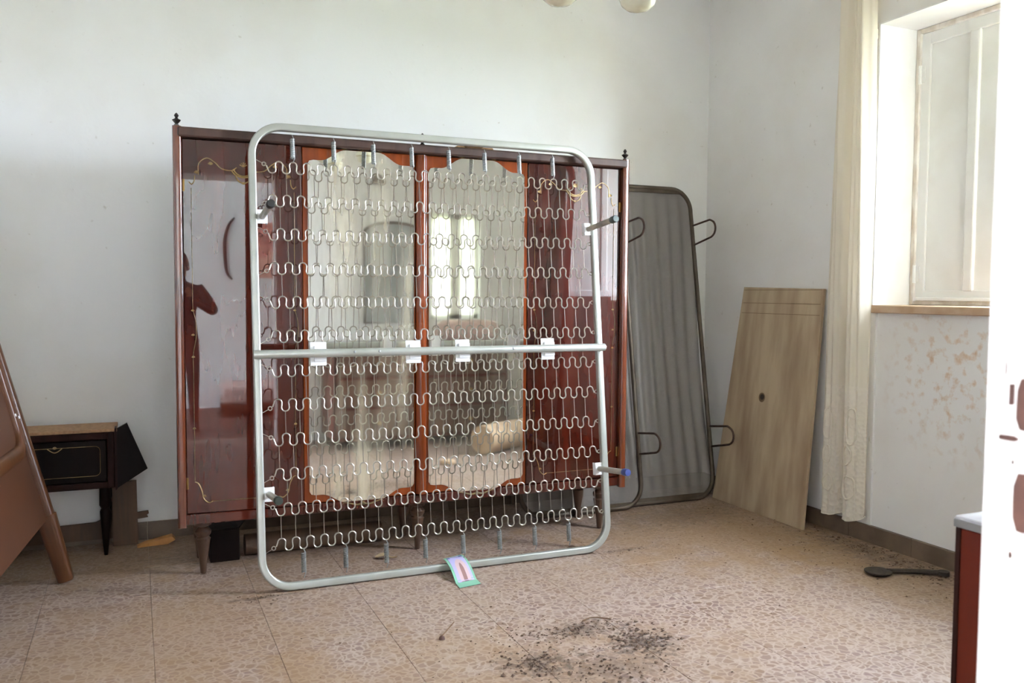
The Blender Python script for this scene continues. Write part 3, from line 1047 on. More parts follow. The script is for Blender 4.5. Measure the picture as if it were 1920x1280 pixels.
fp = round_rect(bx(0.450) + TW / 2, bx(2.116) - TW / 2, TW / 2, FL - TW / 2, 0.125, 10)
sec = round_rect(-TW / 2, TW / 2, -0.016, 0.016, 0.007, 3)
MB().sweep([(x, 0, z) for x, z in fp], sec, closed=True, up=(0, 1, 0)).build('side_rail', 'silver', bed, True)
bar = MB()
bar.tube([(bx(0.452), -0.030, 0.990), (bx(0.475), -0.034, 0.990), (bx(2.09), -0.034, 0.990), (bx(2.114), -0.030, 0.990)], 0.0185, 14)
cb = bar.build('cross_bar', 'silver', bed, True)
for bx_ in (0.87, 0.98, 1.62):
    MB().lathe([(0.001, 0), (0.006, 0.0005), (0.006, 0.003), (0.001, 0.005)], (bx(bx_), -0.050, 0.992), 8, axis=(0, -1, 0)).build('rivet', 'spring', cb, True)
for cx_ in (0.722, 1.147, 1.383, 1.8175):
    cl = MB()
    cl.box((bx(cx_) - 0.035, -0.008, 0.938), (bx(cx_) + 0.035, -0.003, 1.040), bevel=0.002)
    cl.box((bx(cx_) - 0.020, -0.016, 0.955), (bx(cx_) + 0.034, -0.006, 1.024), bevel=0.003)
    cl.build('bar_clip', 'clip', bed)

# twelve serpentine wires
NROW, S_TOP, S_BOT = 12, 1.795, 0.192
PIT = (S_TOP - S_BOT) / (NROW - 1)
HP, X0S, NJ = 0.02985, 0.548, 51              # half period, first extremum, number of extrema
AMP, RA = 0.026, HP / 2


def serpentine(par):
    """extrema alternate crest/trough; semicircles joined by straight legs; par=0 starts with a crest"""
    path = []
    s0 = 1 if par == 0 else -1
    path.append((X0S - HP * 0.75, -s0 * 0.006))
    for j in range(NJ):
        s = s0 * (1 if j % 2 == 0 else -1)
        cx_ = X0S + j * HP
        zc = s * (AMP - RA)
        for k in range(7):
            a = PI - PI * k / 6
            path.append((cx_ + RA * math.cos(a) * 1.08, zc + s * RA * math.sin(a)))
    sl = s0 * (1 if (NJ - 1) % 2 == 0 else -1)
    path.append((X0S + (NJ - 1) * HP + HP * 0.75, -sl * 0.006))
    mb = MB().tube([(bx(x), 0, z) for x, z in path], 0.0031, 6)
    return mb.mesh('serpentine_wire', 'wire', True), path[0], path[-1]


serp = [serpentine(0), serpentine(1)]
gap = PIT - 2 * AMP
link_mesh = MB().tube([(0, 0.001, -0.003), (0, 0.0015, gap / 2), (0, 0.001, gap + 0.003)], 0.0017, 5).mesh('link_wire', 'dull_wire', True)
hook = MB()
ring = [(-0.012 + 0.008 * math.cos(a * PI / 5), 0, 0.008 * math.sin(a * PI / 5)) for a in range(10)]
hook.tube(ring, 0.0024, 5, closed=True)
hook.tube([(-0.018, 0, 0), (-0.048, 0.002, 0)], 0.0014, 5)
hook_mesh = hook.mesh('end_hook', 'wire', True)
for r in range(NROW):
    z = S_TOP - r * PIT
    par = 0 if (NROW - 1 - r) % 2 == 0 else 1
    me, a, b = serp[par]
    place('serpentine_wire', me, bed, (0, 0, z))
    place('end_hook', hook_mesh, bed, (bx(a[0]), 0, z + a[1]), (0, -0.5 * (1 if par == 0 else -1), 0))
    place('end_hook', hook_mesh, bed, (bx(b[0]), 0, z + b[1]), (0, 0.4 * (1 if par == 0 else -1), PI))
    if r < NROW - 1:
        for j in range(NJ):
            crest = (j % 2 == 0) if par == 0 else (j % 2 == 1)
            if not crest:
                place('link_wire', link_mesh, bed, (bx(X0S + j * HP), 0, z - AMP - gap))
# coil springs at head and foot
turns, cr_, clen = 13, 0.0082, 0.084
hel = [(cr_ * math.cos(2 * PI * t / 10), cr_ * math.sin(2 * PI * t / 10), clen * t / (turns * 10)) for t in range(turns * 10 + 1)]
sp = MB().tube(hel, 0.0032, 5)
sp.tube([(0, 0, -0.022), (0.004, 0, -0.010), (cr_, 0, 0)], 0.0022, 5)
sp.tube([(cr_, 0, clen), (0.004, 0, clen + 0.008), (0, 0, clen + 0.018)], 0.0022, 5)
sp_mesh = sp.mesh('coil_spring', 'spring', True)
for k in range(8):
    xt = X0S + HP * (3 + 6 * k)
    place('coil_spring', sp_mesh, bed, (bx(xt), 0.002, S_TOP + AMP + 0.018))
    xb = X0S + HP * (3 + 6 * k)
    place('coil_spring', sp_mesh, bed, (bx(xb), 0.002, S_BOT - AMP - 0.016 - clen))
# four screw-in legs on brackets pointing to the room
for x_, s_, capm, lab in ((0.502, 1.578, 'rubber_black', 'leg with a black rubber foot'), (2.070, 1.578, 'rubber_grey', 'leg with a grey-green rubber foot'),
                          (2.070, 0.398, 'rubber_blue', 'leg with a blue rubber foot'), (0.502, 0.405, 'rubber_green', 'leg with a dark green rubber foot')):
    bk = MB()
    bk.box((bx(x_) - 0.022, -0.006, s_ - 0.030), (bx(x_) + 0.022, 0.0, s_ + 0.030), bevel=0.002)
    bk.box((bx(x_) - 0.022, -0.006, s_ - 0.030), (bx(x_) - 0.018, 0.022, s_ + 0.030), bevel=0.001)
    bk.box((bx(x_) + 0.018, -0.006, s_ - 0.030), (bx(x_) + 0.022, 0.022, s_ + 0.030), bevel=0.001)
    bk.build('leg_bracket', 'clip', bed)
    lg = MB().tube([(bx(x_), -0.004, s_), (bx(x_), -0.255, s_)], 0.0135, 14).build('leg', 'leg_tube', bed, True)
    lg['label'] = lab
    MB().lathe([(0.0165, 0), (0.0170, 0.004), (0.0170, 0.032), (0.015, 0.038), (0.004, 0.039)], (bx(x_), -0.240, s_), 14, axis=(0, -1, 0)).build('rubber_foot', capm, lg, True)

# ------------------------------------------------------------------ two woven-wire bed bases leaning in the corner


def mesh_base(name, label, xr, width, yb, yt, zt, net, loops_left, group, net_label=None):
    t = thing(name, label, 'bed base', (xr - width / 2, yb, 0.0), group)
    lean = math.atan((yt - yb) / zt)
    Lh = math.hypot(yt - yb, zt)
    t.rotation_euler = (-lean, 0, 0)
    t['_local'] = 1
    hw = width / 2
    RT = 0.0135
    pth = round_rect(-hw + RT, hw - RT, RT + 0.002, Lh - RT, 0.13, 9)
    MB().tube([(x, 0, z) for x, z in pth], RT, 10, closed=True).build('tube_frame', 'old_steel', t, True)
    # flat end straps that the net hangs from
    for zz in (0.035, Lh - 0.035):
        MB().box((-hw + 0.06, -0.006, zz - 0.010), (hw - 0.06, 0.002, zz + 0.010), bevel=0.001).build('end_strap', 'old_steel', t)
    if net:
        n_pl = 9

        def fn(u, v):
            x = (-hw + 0.02) + (width - 0.04) * u
            dz = abs(x) - (hw - 0.115)
            cut = 0.10 * (1 - math.sqrt(max(0.0, 1 - min(1, max(0, dz / 0.10)) ** 2)))
            z = 0.03 + cut + (Lh - 0.06 - 2 * cut) * v
            fade = min(1.0, 6 * v, 6 * (1 - v)) * 0.8 + 0.2
            return (x + 0.004 * math.sin(7 * v + 9 * u), 0.006 + 0.014 * fade * math.sin(2 * PI * n_pl * u + 0.8 * math.sin(5 * v)) * 0.8 + 0.012 * math.sin(PI * v), z)
        MB().grid(fn, 90, 24).build('wire_net', 'net', t, True)
    for sg in ((1, -1) if loops_left else (1,)):
        for zz in (Lh * 0.842, Lh * 0.195):
            x = sg * (hw - RT)
            r = 0.050
            p = [(x, 0, zz + r + 0.012), (x, -0.19, zz + r + 0.006)]
            p += [(x, -0.19 - r * math.sin(a * PI / 8), zz + r * math.cos(a * PI / 8)) for a in range(1, 8)]
            p += [(x, -0.19, zz - r - 0.002), (x, 0, zz - r - 0.012)]
            MB().tube(p, 0.0062, 8).build('leg_loop', 'rod', t, True)
    return t


mesh_base('wire_mesh_bed_base', 'grey wire-mesh single bed base leaning upright in the room corner', 3.262, 0.80, 4.388, 4.722, 1.925, True, False, 'old mesh bed bases')
mesh_base('wire_mesh_bed_base', 'brown steel bed base mostly hidden behind the wardrobe, one rail and leg loops showing', 2.718, 0.80, 4.338, 4.655, 1.91, True, False, 'old mesh bed bases')

# ------------------------------------------------------------------ pale board leaning on the right wall
bd = thing('board', 'pale dusty wooden board with a hole leaning against the right wall', 'board', (3.252, 4.02, 0))
bd['_local'] = 1
blean = math.atan((3.385 - 3.252) / 1.296)
BL = math.hypot(0.133, 1.296)
bd.rotation_euler = (0, blean, math.radians(-0.6))
bpoly = [(0.402, 0.0), (-0.400, 0.0), (-0.372, BL - 0.012), (0.306, BL)]
MB().prism(bpoly, 0.0, 0.016, 'YZ').build('panel', 'board', bd)
# shallow frame battens printed on the back of the old door
for z_ in (BL - 0.018, BL - 0.095, BL - 0.155):
    MB().box((-0.0012, -0.36, z_ - 0.0015), (0.001, 0.30, z_ + 0.0015)).build('score_line', 'board_edge', bd)
MB().lathe([(0.017, 0), (0.017, 0.0015)], (-0.0012, 0.035, 0.665), 12, axis=(1, 0, 0)).build('hole', 'rust_tool', bd)
MB().lathe([(0.028, 0), (0.026, 0.001)], (-0.0006, 0.037, 0.662), 14, axis=(1, 0, 0)).build('hole_rim', 'board_edge', bd)

# ------------------------------------------------------------------ curtain beside the window
cu = thing('curtain', 'cream sheer curtain with lace hem hanging beside the window', 'curtain', (3.355, 3.45, 0))


def cur(u, v):
    # u across (far edge to window edge), v from hem to heading
    z = 0.135 + (2.86 - 0.135) * v
    wtop, wbot = 0.235, 0.29
    wd = wbot + (wtop - wbot) * v
    yc = 3.455 - 0.01 * v
    y = yc + wd * (0.5 - u)
    uu = u + 0.03 * math.sin(3 * v + 1)
    x = 3.384 - 0.062 * abs(math.sin(2 * PI * min(1, max(0, uu)))) ** 0.75 + 0.007 * math.cos(7 * PI * u + 4 * v) + 0.004 * math.cos(17 * PI * u + 2 * v)
    if v < 0.02:
        z -= 0.034 * abs(math.sin(2 * PI * u)) ** 0.7 * (1 - v / 0.02)
    return (x, y, z)


HEM = 0.24
MB().grid(lambda u, v: cur(u, HEM + (1 - HEM) * v), 72, 40).build('curtain_cloth', 'curtain', cu, True)
MB().grid(lambda u, v: cur(u, HEM * v), 72, 36).build('lace_hem', 'lace', cu, True)
# embroidered rings and scrolls on the lace
for (u0, v0, ru, rv) in ((0.22, 0.165, 0.09, 0.030), (0.22, 0.105, 0.07, 0.016), (0.78, 0.165, 0.09, 0.034), (0.75, 0.05, 0.10, 0.022), (0.25, 0.05, 0.08, 0.016), (0.72, 0.11, 0.07, 0.018)):
    p = []
    for k in range(20):
        a = 2 * PI * k / 20
        q = cur(min(0.99, max(0.01, u0 + ru * math.cos(a))), max(0.002, v0 + rv * math.sin(a)))
        p.append((q[0] - 0.002, q[1], q[2]))
    MB().tube(p, 0.0055, 6, closed=True).build('embroidery', 'lace', cu, True)
p = [Vector(cur(k / 60, 0.0)) + Vector((-0.001, 0, 0)) for k in range(61)]
MB().tube(p, 0.003, 5).build('scalloped_edge', 'lace', cu, True)
rod = thing('curtain_rod', 'thin brass curtain rod above the window', 'curtain rod', (3.345, 2.7, 2.88))
MB().tube([(3.345, 1.8, 2.88), (3.345, 3.75, 2.88)], 0.011, 10).build('pole', 'lamp_metal', rod, True)
for yy in (1.9, 3.68):
    MB().tube([(3.345, yy, 2.88), (XR + 0.001, yy, 2.88)], 0.008, 8).build('bracket', 'lamp_metal', rod, True)
tag(MB().lathe([(0.004, 0), (0.014, 0.004), (0.016, 0.016), (0.012, 0.026), (0.015, 0.034), (0.013, 0.050), (0.004, 0.054)], (XR - 0.014, 3.352, 2.515), 12).build('cord_knob', 'bare_edge', None, True),
    'small cream cord knob at the upper corner of the window', 'knob')

# ------------------------------------------------------------------ hanging lamp, only the tips of its shades reach into the picture
LC = (1.286, 2.165)
lamp = thing('hanging_lamp', 'hanging lamp with opal glass shades at the top edge', 'lamp', (LC[0], LC[1], ZC))
st = MB().lathe([(0.06, -0.02), (0.05, -0.05), (0.008, -0.07), (0.008, -0.62), (0.03, -0.66), (0.042, -0.72), (0.03, -0.78), (0.004, -0.80)], (LC[0], LC[1], ZC), 16)
st.add([v + Vector((0, 0, 0)) for v in MB().lathe([(0.06, 0), (0.06, -0.02)], (LC[0], LC[1], ZC), 16).v], MB().lathe([(0.06, 0), (0.06, -0.02)], (0, 0, 0), 16).f)
st.build('stem', 'lamp_metal', lamp, True)
SH = [(0.022, 0.125), (0.026, 0.115), (0.044, 0.090), (0.056, 0.060), (0.057, 0.040), (0.049, 0.020), (0.032, 0.006), (0.012, 0.001), (0.002, 0.0)]
for (sx_, sy_, sz_) in ((1.133, 2.300, 2.073), (1.391, 2.300, 2.090), (1.270, 1.93, 2.080)):
    d_ = Vector((sx_ - LC[0], sy_ - LC[1], 0))
    a_ = MB().tube(smooth_path([(LC[0], LC[1], ZC - 0.72), (LC[0] + d_.x * 0.5, LC[1] + d_.y * 0.5, ZC - 0.86), (LC[0] + d_.x * 0.95, LC[1] + d_.y * 0.95, ZC - 0.80), (sx_, sy_, sz_ + 0.16), (sx_, sy_, sz_ + 0.12)], 6), 0.006, 8).build('arm', 'lamp_metal', lamp, True)
    sh = MB().lathe(SH, (sx_, sy_, sz_), 28).build('glass_shade', 'glass_shade', lamp, True)
    MB().lathe([(0.0572, -0.003), (0.059, 0.0), (0.0572, 0.003)], (sx_, sy_, sz_ + 0.044), 28).build('shade_band', 'gold', sh, True)

# ------------------------------------------------------------------ broken bedside cabinet
NX0, NX1, NY0, NY1, NZ0, NZ1 = -0.600, -0.100, 4.485, 4.722, 0.325, 0.590
ns = thing('bedside_cabinet', 'broken dark bedside cabinet with bare chipboard top against the back wall', 'cabinet', ((NX0 + NX1) / 2, (NY0 + NY1) / 2, 0))
b_ = MB()
b_.box((NX0, NY0 + 0.012, NZ0), (NX0 + 0.02, NY1, NZ1))
b_.box((NX1 - 0.02, NY0 + 0.012, NZ0), (NX1, NY1, NZ1))
b_.box((NX0, NY0 + 0.012, NZ0), (NX1, NY1, NZ0 + 0.02))
b_.box((NX0, NY1 - 0.01, NZ0), (NX1, NY1, NZ1))
b_.build('body', 'night_wood', ns)
MB().box((NX0 - 0.004, NY0 + 0.002, NZ1), (NX1 + 0.012, NY1, NZ1 + 0.014), bevel=0.002).build('bare_top', 'chipboard', ns)
MB().box((NX0, NY0, NZ1 - 0.034), (NX1, NY0 + 0.02, NZ1 - 0.002), bevel=0.004).build('top_rail', 'night_wood', ns)
MB().box((NX0, NY0, NZ0), (NX1, NY0 + 0.02, NZ0 + 0.030), bevel=0.004).build('bottom_rail', 'night_wood', ns)
for xx in (NX0 + 0.0, NX1 - 0.032):
    MB().box((xx, NY0 - 0.004, NZ0), (xx + 0.032, NY0 + 0.02, NZ1 - 0.001), bevel=0.006, seg=2).build('corner_post', 'night_wood', ns)
dr = MB().box((NX0 + 0.035, NY0 + 0.004, NZ0 + 0.033), (NX1 - 0.035, NY0 + 0.022, NZ1 - 0.037), bevel=0.003).build('drawer', 'night_black', ns)
yy = NY0 + 0.0032
c0 = (NX0 + NX1) / 2
rr_ = [(x, yy, z) for x, z in round_rect(NX0 + 0.075, NX1 - 0.062, NZ0 + 0.062, NZ1 - 0.064, 0.022, 5)]
MB().tube(rr_, 0.0013, 5, closed=True).build('gold_inlay', 'gold', dr)
inl = flower(c0, NZ1 - 0.068, yy, 0.9)
inl.tube(smooth_path([(c0 - 0.03, yy, NZ1 - 0.066), (c0 - 0.012, yy, NZ1 - 0.080), (c0, yy, NZ1 - 0.084), (c0 + 0.012, yy, NZ1 - 0.080), (c0 + 0.03, yy, NZ1 - 0.066)], 5), 0.0022, 5)
inl.build('gold_inlay', 'gold', dr, True)
for xx, y2 in ((NX0 + 0.03, NY0 + 0.03), (NX1 - 0.045, NY0 + 0.035), (NX0 + 0.03, NY1 - 0.03), (NX1 - 0.045, NY1 - 0.03)):
    MB().lathe([(0.008, 0), (0.013, 0.05), (0.020, 0.14), (0.024, 0.21), (0.018, 0.225), (0.026, 0.24), (0.024, NZ0 + 0.001)], (xx, y2, 0), 14).build('leg', 'night_black', ns, True)
# lower tie board with a rounded opening
op = [(NX0 + 0.01, 0.03), (NX1 - 0.01, 0.03), (NX1 - 0.01, NZ0), (NX1 - 0.055, NZ0)]
op += [(x, z) for x, z in arc((NX1 - 0.105, 0.165), 0.05, 0, -PI / 2, 6)]
op += [(NX0 + 0.16, 0.108)] + [(x, z) for x, z in arc((NX0 + 0.12, 0.16), 0.05, -PI / 2, -PI, 6)] + [(NX0 + 0.07, NZ0), (NX0 + 0.01, NZ0)]
MB().prism(op, NY1 - 0.022, NY1 - 0.008).build('back_apron', 'old_wood', ns)
MB().prism([(NX1 + 0.004, 0.600), (NX1 + 0.055, 0.628), (NX1 + 0.142, 0.405), (NX1 + 0.004, 0.318)], 4.49, 4.512).build('loose_side_panel', 'night_black', ns)
MB().prism([(NX1 + 0.001, 0.605), (NX1 + 0.010, 0.608), (NX1 + 0.010, 0.318), (NX1 + 0.001, 0.312)], 4.486, 4.56).build('side_edge', 'night_wood', ns)
sb = thing('wood_offcut', 'brown offcut of board standing on end beside the bedside cabinet', 'wood', (-0.07, 4.665, 0))
MB().prism([(-0.118, 0.002), (-0.004, 0.002), (-0.008, 0.318), (-0.118, 0.312)], 4.655, 4.675).build('plank', 'old_wood', sb)
MB().prism([(-0.008, 0.125), (0.042, 0.130), (0.036, 0.143), (0.046, 0.148), (0.044, 0.162), (-0.008, 0.158)], 4.658, 4.672).build('broken_tenon', 'old_wood', sb)
tag(MB().prism([(-0.01, 0.0), (0.13, 0.004), (0.165, 0.022), (0.15, 0.040), (0.10, 0.030), (0.03, 0.016)], 4.585, 4.645).build('wood_splinter', 'orange_wood'),
    'split orange wood fragment lying on the floor by the skirting', 'wood')

# ------------------------------------------------------------------ light wood headboard leaning on the left wall
hb = thing('headboard', 'light brown wooden headboard leaning at the left edge of the picture', 'headboard', (-0.290, 4.145, 0.006))
hb['_local'] = 1
hlean = math.atan2(0.254, 1.0)
hb.rotation_euler = (0, -hlean, math.radians(-5.5))      # local z up the post, local -y towards the camera
HBH = 1.22


def post(y):
    p = MB()
    sec1 = round_rect(-0.034, 0.034, -0.028, 0.028, 0.020, 4)
    path = [(0, y, 0.004), (0, y, 0.010), (0, y, 0.30), (0, y, 0.302), (0, y, 0.7), (0, y, HBH - 0.02), (0, y, HBH)]
    rad = [0.86, 0.95, 1.18, 1.0, 0.92, 0.86, 0.6]
    p.sweep(path, sec1, up=(0, 1, 0), radii=rad)
    return p


post(0).build('post', 'beech', hb, True)
post(-1.42).build('post', 'beech', hb, True)
MB().box((-0.012, -1.40, 0.285), (0.006, -0.02, 0.62), bevel=0.002).build('lower_panel', 'beech_panel', hb)
cap = [(y, z) for y, z in round_rect(-1.38, -0.035, 0.60, 1.12, 0.11, 8)]
MB().sweep([(-0.002, y, z) for y, z in cap], round_rect(-0.030, 0.030, -0.022, 0.022, 0.012, 3), closed=True, up=(1, 0, 0)).build('curved_frame', 'beech', hb, True)
MB().prism(round_rect(-1.37, -0.045, 0.61, 1.11, 0.10, 8), -0.010, 0.0, 'YZ').build('upper_panel', 'beech_panel', hb)
for y_, z_ in ((-0.035, 0.735), (-0.075, 0.75)):
    MB().lathe([(0.001, 0), (0.007, 0.001), (0.006, 0.004), (0.001, 0.005)], (0.022, y_, z_), 8, axis=(1, 0, 0)).build('screw', 'clip', hb, True)

# ------------------------------------------------------------------ chest of drawers by the doorway
CX0, CX1, CY0, CY1, CZ = 1.425, 2.90, YF + 0.02, 1.172, 0.835
ch = thing('chest_of_drawers', 'red-brown chest of drawers with grey marble top at the right edge', 'chest', ((CX0 + CX1) / 2, (CY0 + CY1) / 2, 0))
MB().box((CX0 + 0.003, CY0, 0.07), (CX1 - 0.003, CY1 - 0.003, CZ - 0.022), bevel=0.003).build('carcass', 'chest_wood', ch)
tp = MB().box((CX0 - 0.002, CY0, CZ - 0.020), (CX1 + 0.002, CY1 + 0.004, CZ), bevel=0.002).build('marble_top', 'marble', ch)
MB().box((CX0 - 0.004, CY0, CZ - 0.021), (CX0 + 0.010, CY1 + 0.0045, CZ - 0.006), bevel=0.001).build('edge_band', 'marble_edge', tp)
MB().box((CX0 - 0.001, CY1 - 0.008, 0.07), (CX0 + 0.008, CY1 + 0.002, CZ - 0.021), bevel=0.001).build('front_stile', 'night_wood', ch)
for k in range(3):
    z0 = 0.10 + k * 0.24
    d_ = MB().box((CX0 + 0.03, CY1 - 0.004, z0), (CX1 - 0.03, CY1 + 0.014, z0 + 0.215), bevel=0.006).build('drawer', 'chest_dark', ch)
    for kx in (CX0 + 0.35, CX1 - 0.35):
        MB().lathe([(0.008, 0), (0.008, 0.010), (0.017, 0.018), (0.017, 0.026), (0.004, 0.030)], (kx, CY1 + 0.013, z0 + 0.11), 12, axis=(0, 1, 0)).build('knob', 'brass', d_, True)
for fx in (CX0 + 0.05, CX1 - 0.05):
    for fy in (CY0 + 0.05, CY1 - 0.05):
        MB().lathe([(0.018, 0), (0.026, 0.03), (0.030, 0.071)], (fx, fy, 0), 12).build('foot', 'night_wood', ch, True)
# arched looking glass hanging over the chest
am = thing('arched_mirror', 'arched looking glass hanging on the wall above the chest, seen only as a reflection', 'mirror', (2.06, YF, 1.0))
ap = [(1.80, 0.99), (2.32, 0.99), (2.32, 1.76)] + [(2.06 + 0.26 * math.cos(a * PI / 12), 1.76 + 0.09 * math.sin(a * PI / 12)) for a in range(1, 12)] + [(1.80, 1.76)]
MB().prism(ap, YF + 0.004, YF + 0.018).build('glass', 'grey_mirror', am)
MB().tube([(x, YF + 0.014, z) for x, z in ap], 0.013, 8, closed=True).build('frame', 'chest_dark', am, True)
wb = MB().box((1.86, YF + 0.001, 2.175), (1.98, YF + 0.05, 2.20), bevel=0.004)
wb.prism([(1.875, 2.20), (1.965, 2.20), (1.955, 2.245), (1.92, 2.262), (1.885, 2.24)], YF + 0.002, YF + 0.03)
tag(wb.build('wall_bracket', 'chest_dark'), 'small dark wooden bracket on the wall above the arched looking glass', 'bracket')
# folded bedding on the chest, a rolled mattress on the floor
def lump(name, label, cat, c, s, m, seed, group=None):
    rnd = random.Random(seed)
    ph = [rnd.uniform(0, 6) for _ in range(6)]
    def fn(u, v):
        a, b = 2 * PI * u, PI * (v - 0.5)
        k = 1 + 0.07 * math.sin(3 * a + ph[0]) * math.cos(b) + 0.05 * math.sin(5 * a + 3 * b + ph[1])
        ca, sa = math.cos(a), math.sin(a)
        sq = lambda t: math.copysign(abs(t) ** 0.6, t)
        return (c[0] + s[0] * sq(ca) * abs(math.cos(b)) ** 0.6 * k, c[1] + s[1] * sq(sa) * abs(math.cos(b)) ** 0.6 * k, max(c[2] - s[2], c[2] + s[2] * sq(math.sin(b)) * k))
    o = MB().grid(fn, 32, 14).build(name, m, None, True)
    return tag(o, label, cat, group)
lump('folded_blanket', 'faded pink blanket folded on top of the chest, seen in the right mirror', 'blanket', (2.62, 0.90, CZ + 0.092), (0.27, 0.2, 0.09), 'blanket', 3)
tag(MB().tube(smooth_path([(2.45, 1.72, 0.115), (2.8, 1.52, 0.115), (3.25, 1.36, 0.115)], 6), 0.112, 18).build('rolled_mattress', 'beige_cloth', None, True),
    'beige rolled mattress on the floor near the chest', 'mattress')

# ------------------------------------------------------------------ small things on the floor
card = thing('picture_card', 'small picture card with green border lying on the lower rail of the bed frame', 'card', (1.307, 3.59, 0))
p00, p10, p11, p01 = (Vector((1.268, 3.735, 0.012)), Vector((1.368, 3.765, 0.014)), Vector((1.348, 3.455, 0.003)), Vector((1.244, 3.435, 0.003)))


def card_pt(u, v, lift=0.0):
    p = p00.lerp(p10, u).lerp(p01.lerp(p11, u), v)
    hgt = 0.003 + 0.046 * max(0.0, 1 - ((v - 0.22) / 0.55) ** 2) if v > 0 else 0.04
    return (p.x, p.y, hgt + lift)


def card_part(name, m, u0, u1, v0, v1, lift, arch=False, nu=8, nv=14):
    def fn(a, b):
        u, v = u0 + (u1 - u0) * a, v0 + (v1 - v0) * b
        if arch:
            half = (u1 - u0) / 2 * math.sqrt(max(0.0, min(1, b / 0.35 + 0.0))) if b < 0.35 else (u1 - u0) / 2
            u = (u0 + u1) / 2 + (2 * a - 1) * half
        return card_pt(u, v, lift)
    g = MB().grid(fn, nu, nv)
    n = len(g.v)
    g.v += [p - Vector((0, 0, 0.0006)) for p in g.v[:n]]
    g.f += [tuple(i + n for i in f[::-1]) for f in list(g.f)]
    return g.build(name, m, card, True)


card_part('card_sheet', 'card_green', 0, 1, 0, 1, 0.0)
card_part('printed_sky', 'card_blue', 0.12, 0.90, 0.09, 0.80, 0.0009)
card_part('printed_corner', 'card_dark', 0.12, 0.26, 0.09, 0.17, 0.0016)
card_part('printed_corner', 'card_dark', 0.72, 0.90, 0.09, 0.17, 0.0016)
card_part('printed_niche', 'card_pink', 0.28, 0.78, 0.24, 0.80, 0.0016, True)
card_part('printed_figure', 'card_brown', 0.44, 0.62, 0.38, 0.80, 0.0023, True)

tool = thing('ladle', 'dark rusty ladle-like rod lying on the floor by the right skirting', 'tool', (3.17, 2.85, 0))
MB().lathe([(0.004, 0), (0.040, 0.002), (0.058, 0.010), (0.060, 0.016), (0.050, 0.020), (0.004, 0.024)], (3.048, 2.905, 0), 18).build('round_head', 'rust_tool', tool, True)
MB().tube(smooth_path([(3.09, 2.897, 0.012), (3.2, 2.84, 0.014), (3.30, 2.775, 0.014)], 5), 0.012, 8).build('shaft', 'rust_tool', tool, True)
MB().lathe([(0.004, 0), (0.026, 0.003), (0.026, 0.020), (0.004, 0.024)], (3.30, 2.775, 0.002), 10).build('end_knob', 'rust_tool', tool, True)
nail = thing('nail', 'thin nail with a brown plug standing askew on the floor in front of the frame', 'nail', (1.007, 2.955, 0))
MB().lathe([(0.012, 0), (0.010, 0.007), (0.004, 0.012)], (1.000, 2.95, 0), 8).build('plug', 'chip', nail, True)
MB().tube([(1.002, 2.952, 0.010), (1.075, 3.03, 0.024)], 0.0022, 6).build('shank', 'twig', nail, True)
tag(MB().tube(smooth_path([(1.55, 2.905, 0.004), (1.60, 2.915, 0.007), (1.66, 2.88, 0.004)], 4), 0.0025, 5).build('twig', 'twig'), 'thin dry twig on the floor beyond the dirt patch', 'twig')
lf_ = MB().grid(lambda u, v: (1.02 + 0.09 * u, 3.98 + 0.05 * (v - 0.5) * math.sin(PI * min(1, u + 0.08)) - 0.05 * u, 0.004 + 0.012 * math.sin(4 * u) ** 2 + 0.008 * (v - 0.5) ** 2 * 4), 10, 4)
tag(lf_.build('dry_leaf', 'leaf', None, True), 'curled dry leaf lying by the middle foot of the wardrobe', 'leaf')
lump('crumpled_cloth', 'crumpled beige cloth on the floor at the bottom edge by the chest', 'cloth', (2.085, 1.985, 0.018), (0.05, 0.045, 0.018), 'beige_cloth', 9)
tag(MB().tube(smooth_path([(0.46, 4.27, 0.05), (0.8, 4.275, 0.05), (1.12, 4.27, 0.05)], 4), 0.05, 14).build('rolled_mat', 'old_wood', None, True), 'rolled grey-brown mat lying under the wardrobe', 'mat')
tag(MB().box((0.30, 4.20, 0.0), (0.43, 4.33, 0.15), bevel=0.003).prism([(0.30, 0.15), (0.43, 0.15), (0.46, 0.19), (0.455, 0.195), (0.425, 0.155), (0.30, 0.155)], 4.20, 4.33).build('dark_box', 'night_black'), 'small black box with an open flap under the left end of the wardrobe', 'box')
tag(MB().box((1.43, 4.005, 1.942), (1.62, 4.07, 1.957), bevel=0.005).box((1.47, 3.99, 1.945), (1.56, 4.02, 1.975), bevel=0.008).build('dusty_bundle', 'chipboard'), 'brown dusty bundle lying on top of the wardrobe', 'bundle')

# loose dirt and plaster crumbs: nobody could count them
rnd = random.Random(11)
flk = MB()


def flake(x, y, r):
    n = rnd.choice((4, 5, 6))
    a0 = rnd.uniform(0, 6)
    z = rnd.uniform(0.001, 0.35) * r * 0.8
    pts = []
    for k in range(n):
        a = a0 + 2 * PI * k / n
        rr = r * rnd.uniform(0.5, 1.2)
        pts.append((x + rr * math.cos(a), y + rr * 0.8 * math.sin(a), 0.0006 + rnd.uniform(0, 0.4) * r))
    top = (x + rnd.uniform(-.3, .3) * r, y + rnd.uniform(-.3, .3) * r, 0.001 + r * rnd.uniform(0.35, 0.8))
    v = pts + [top]
    flk.add(v, [(k, (k + 1) % n, n) for k in range(n)] + [tuple(range(n))[::-1]])


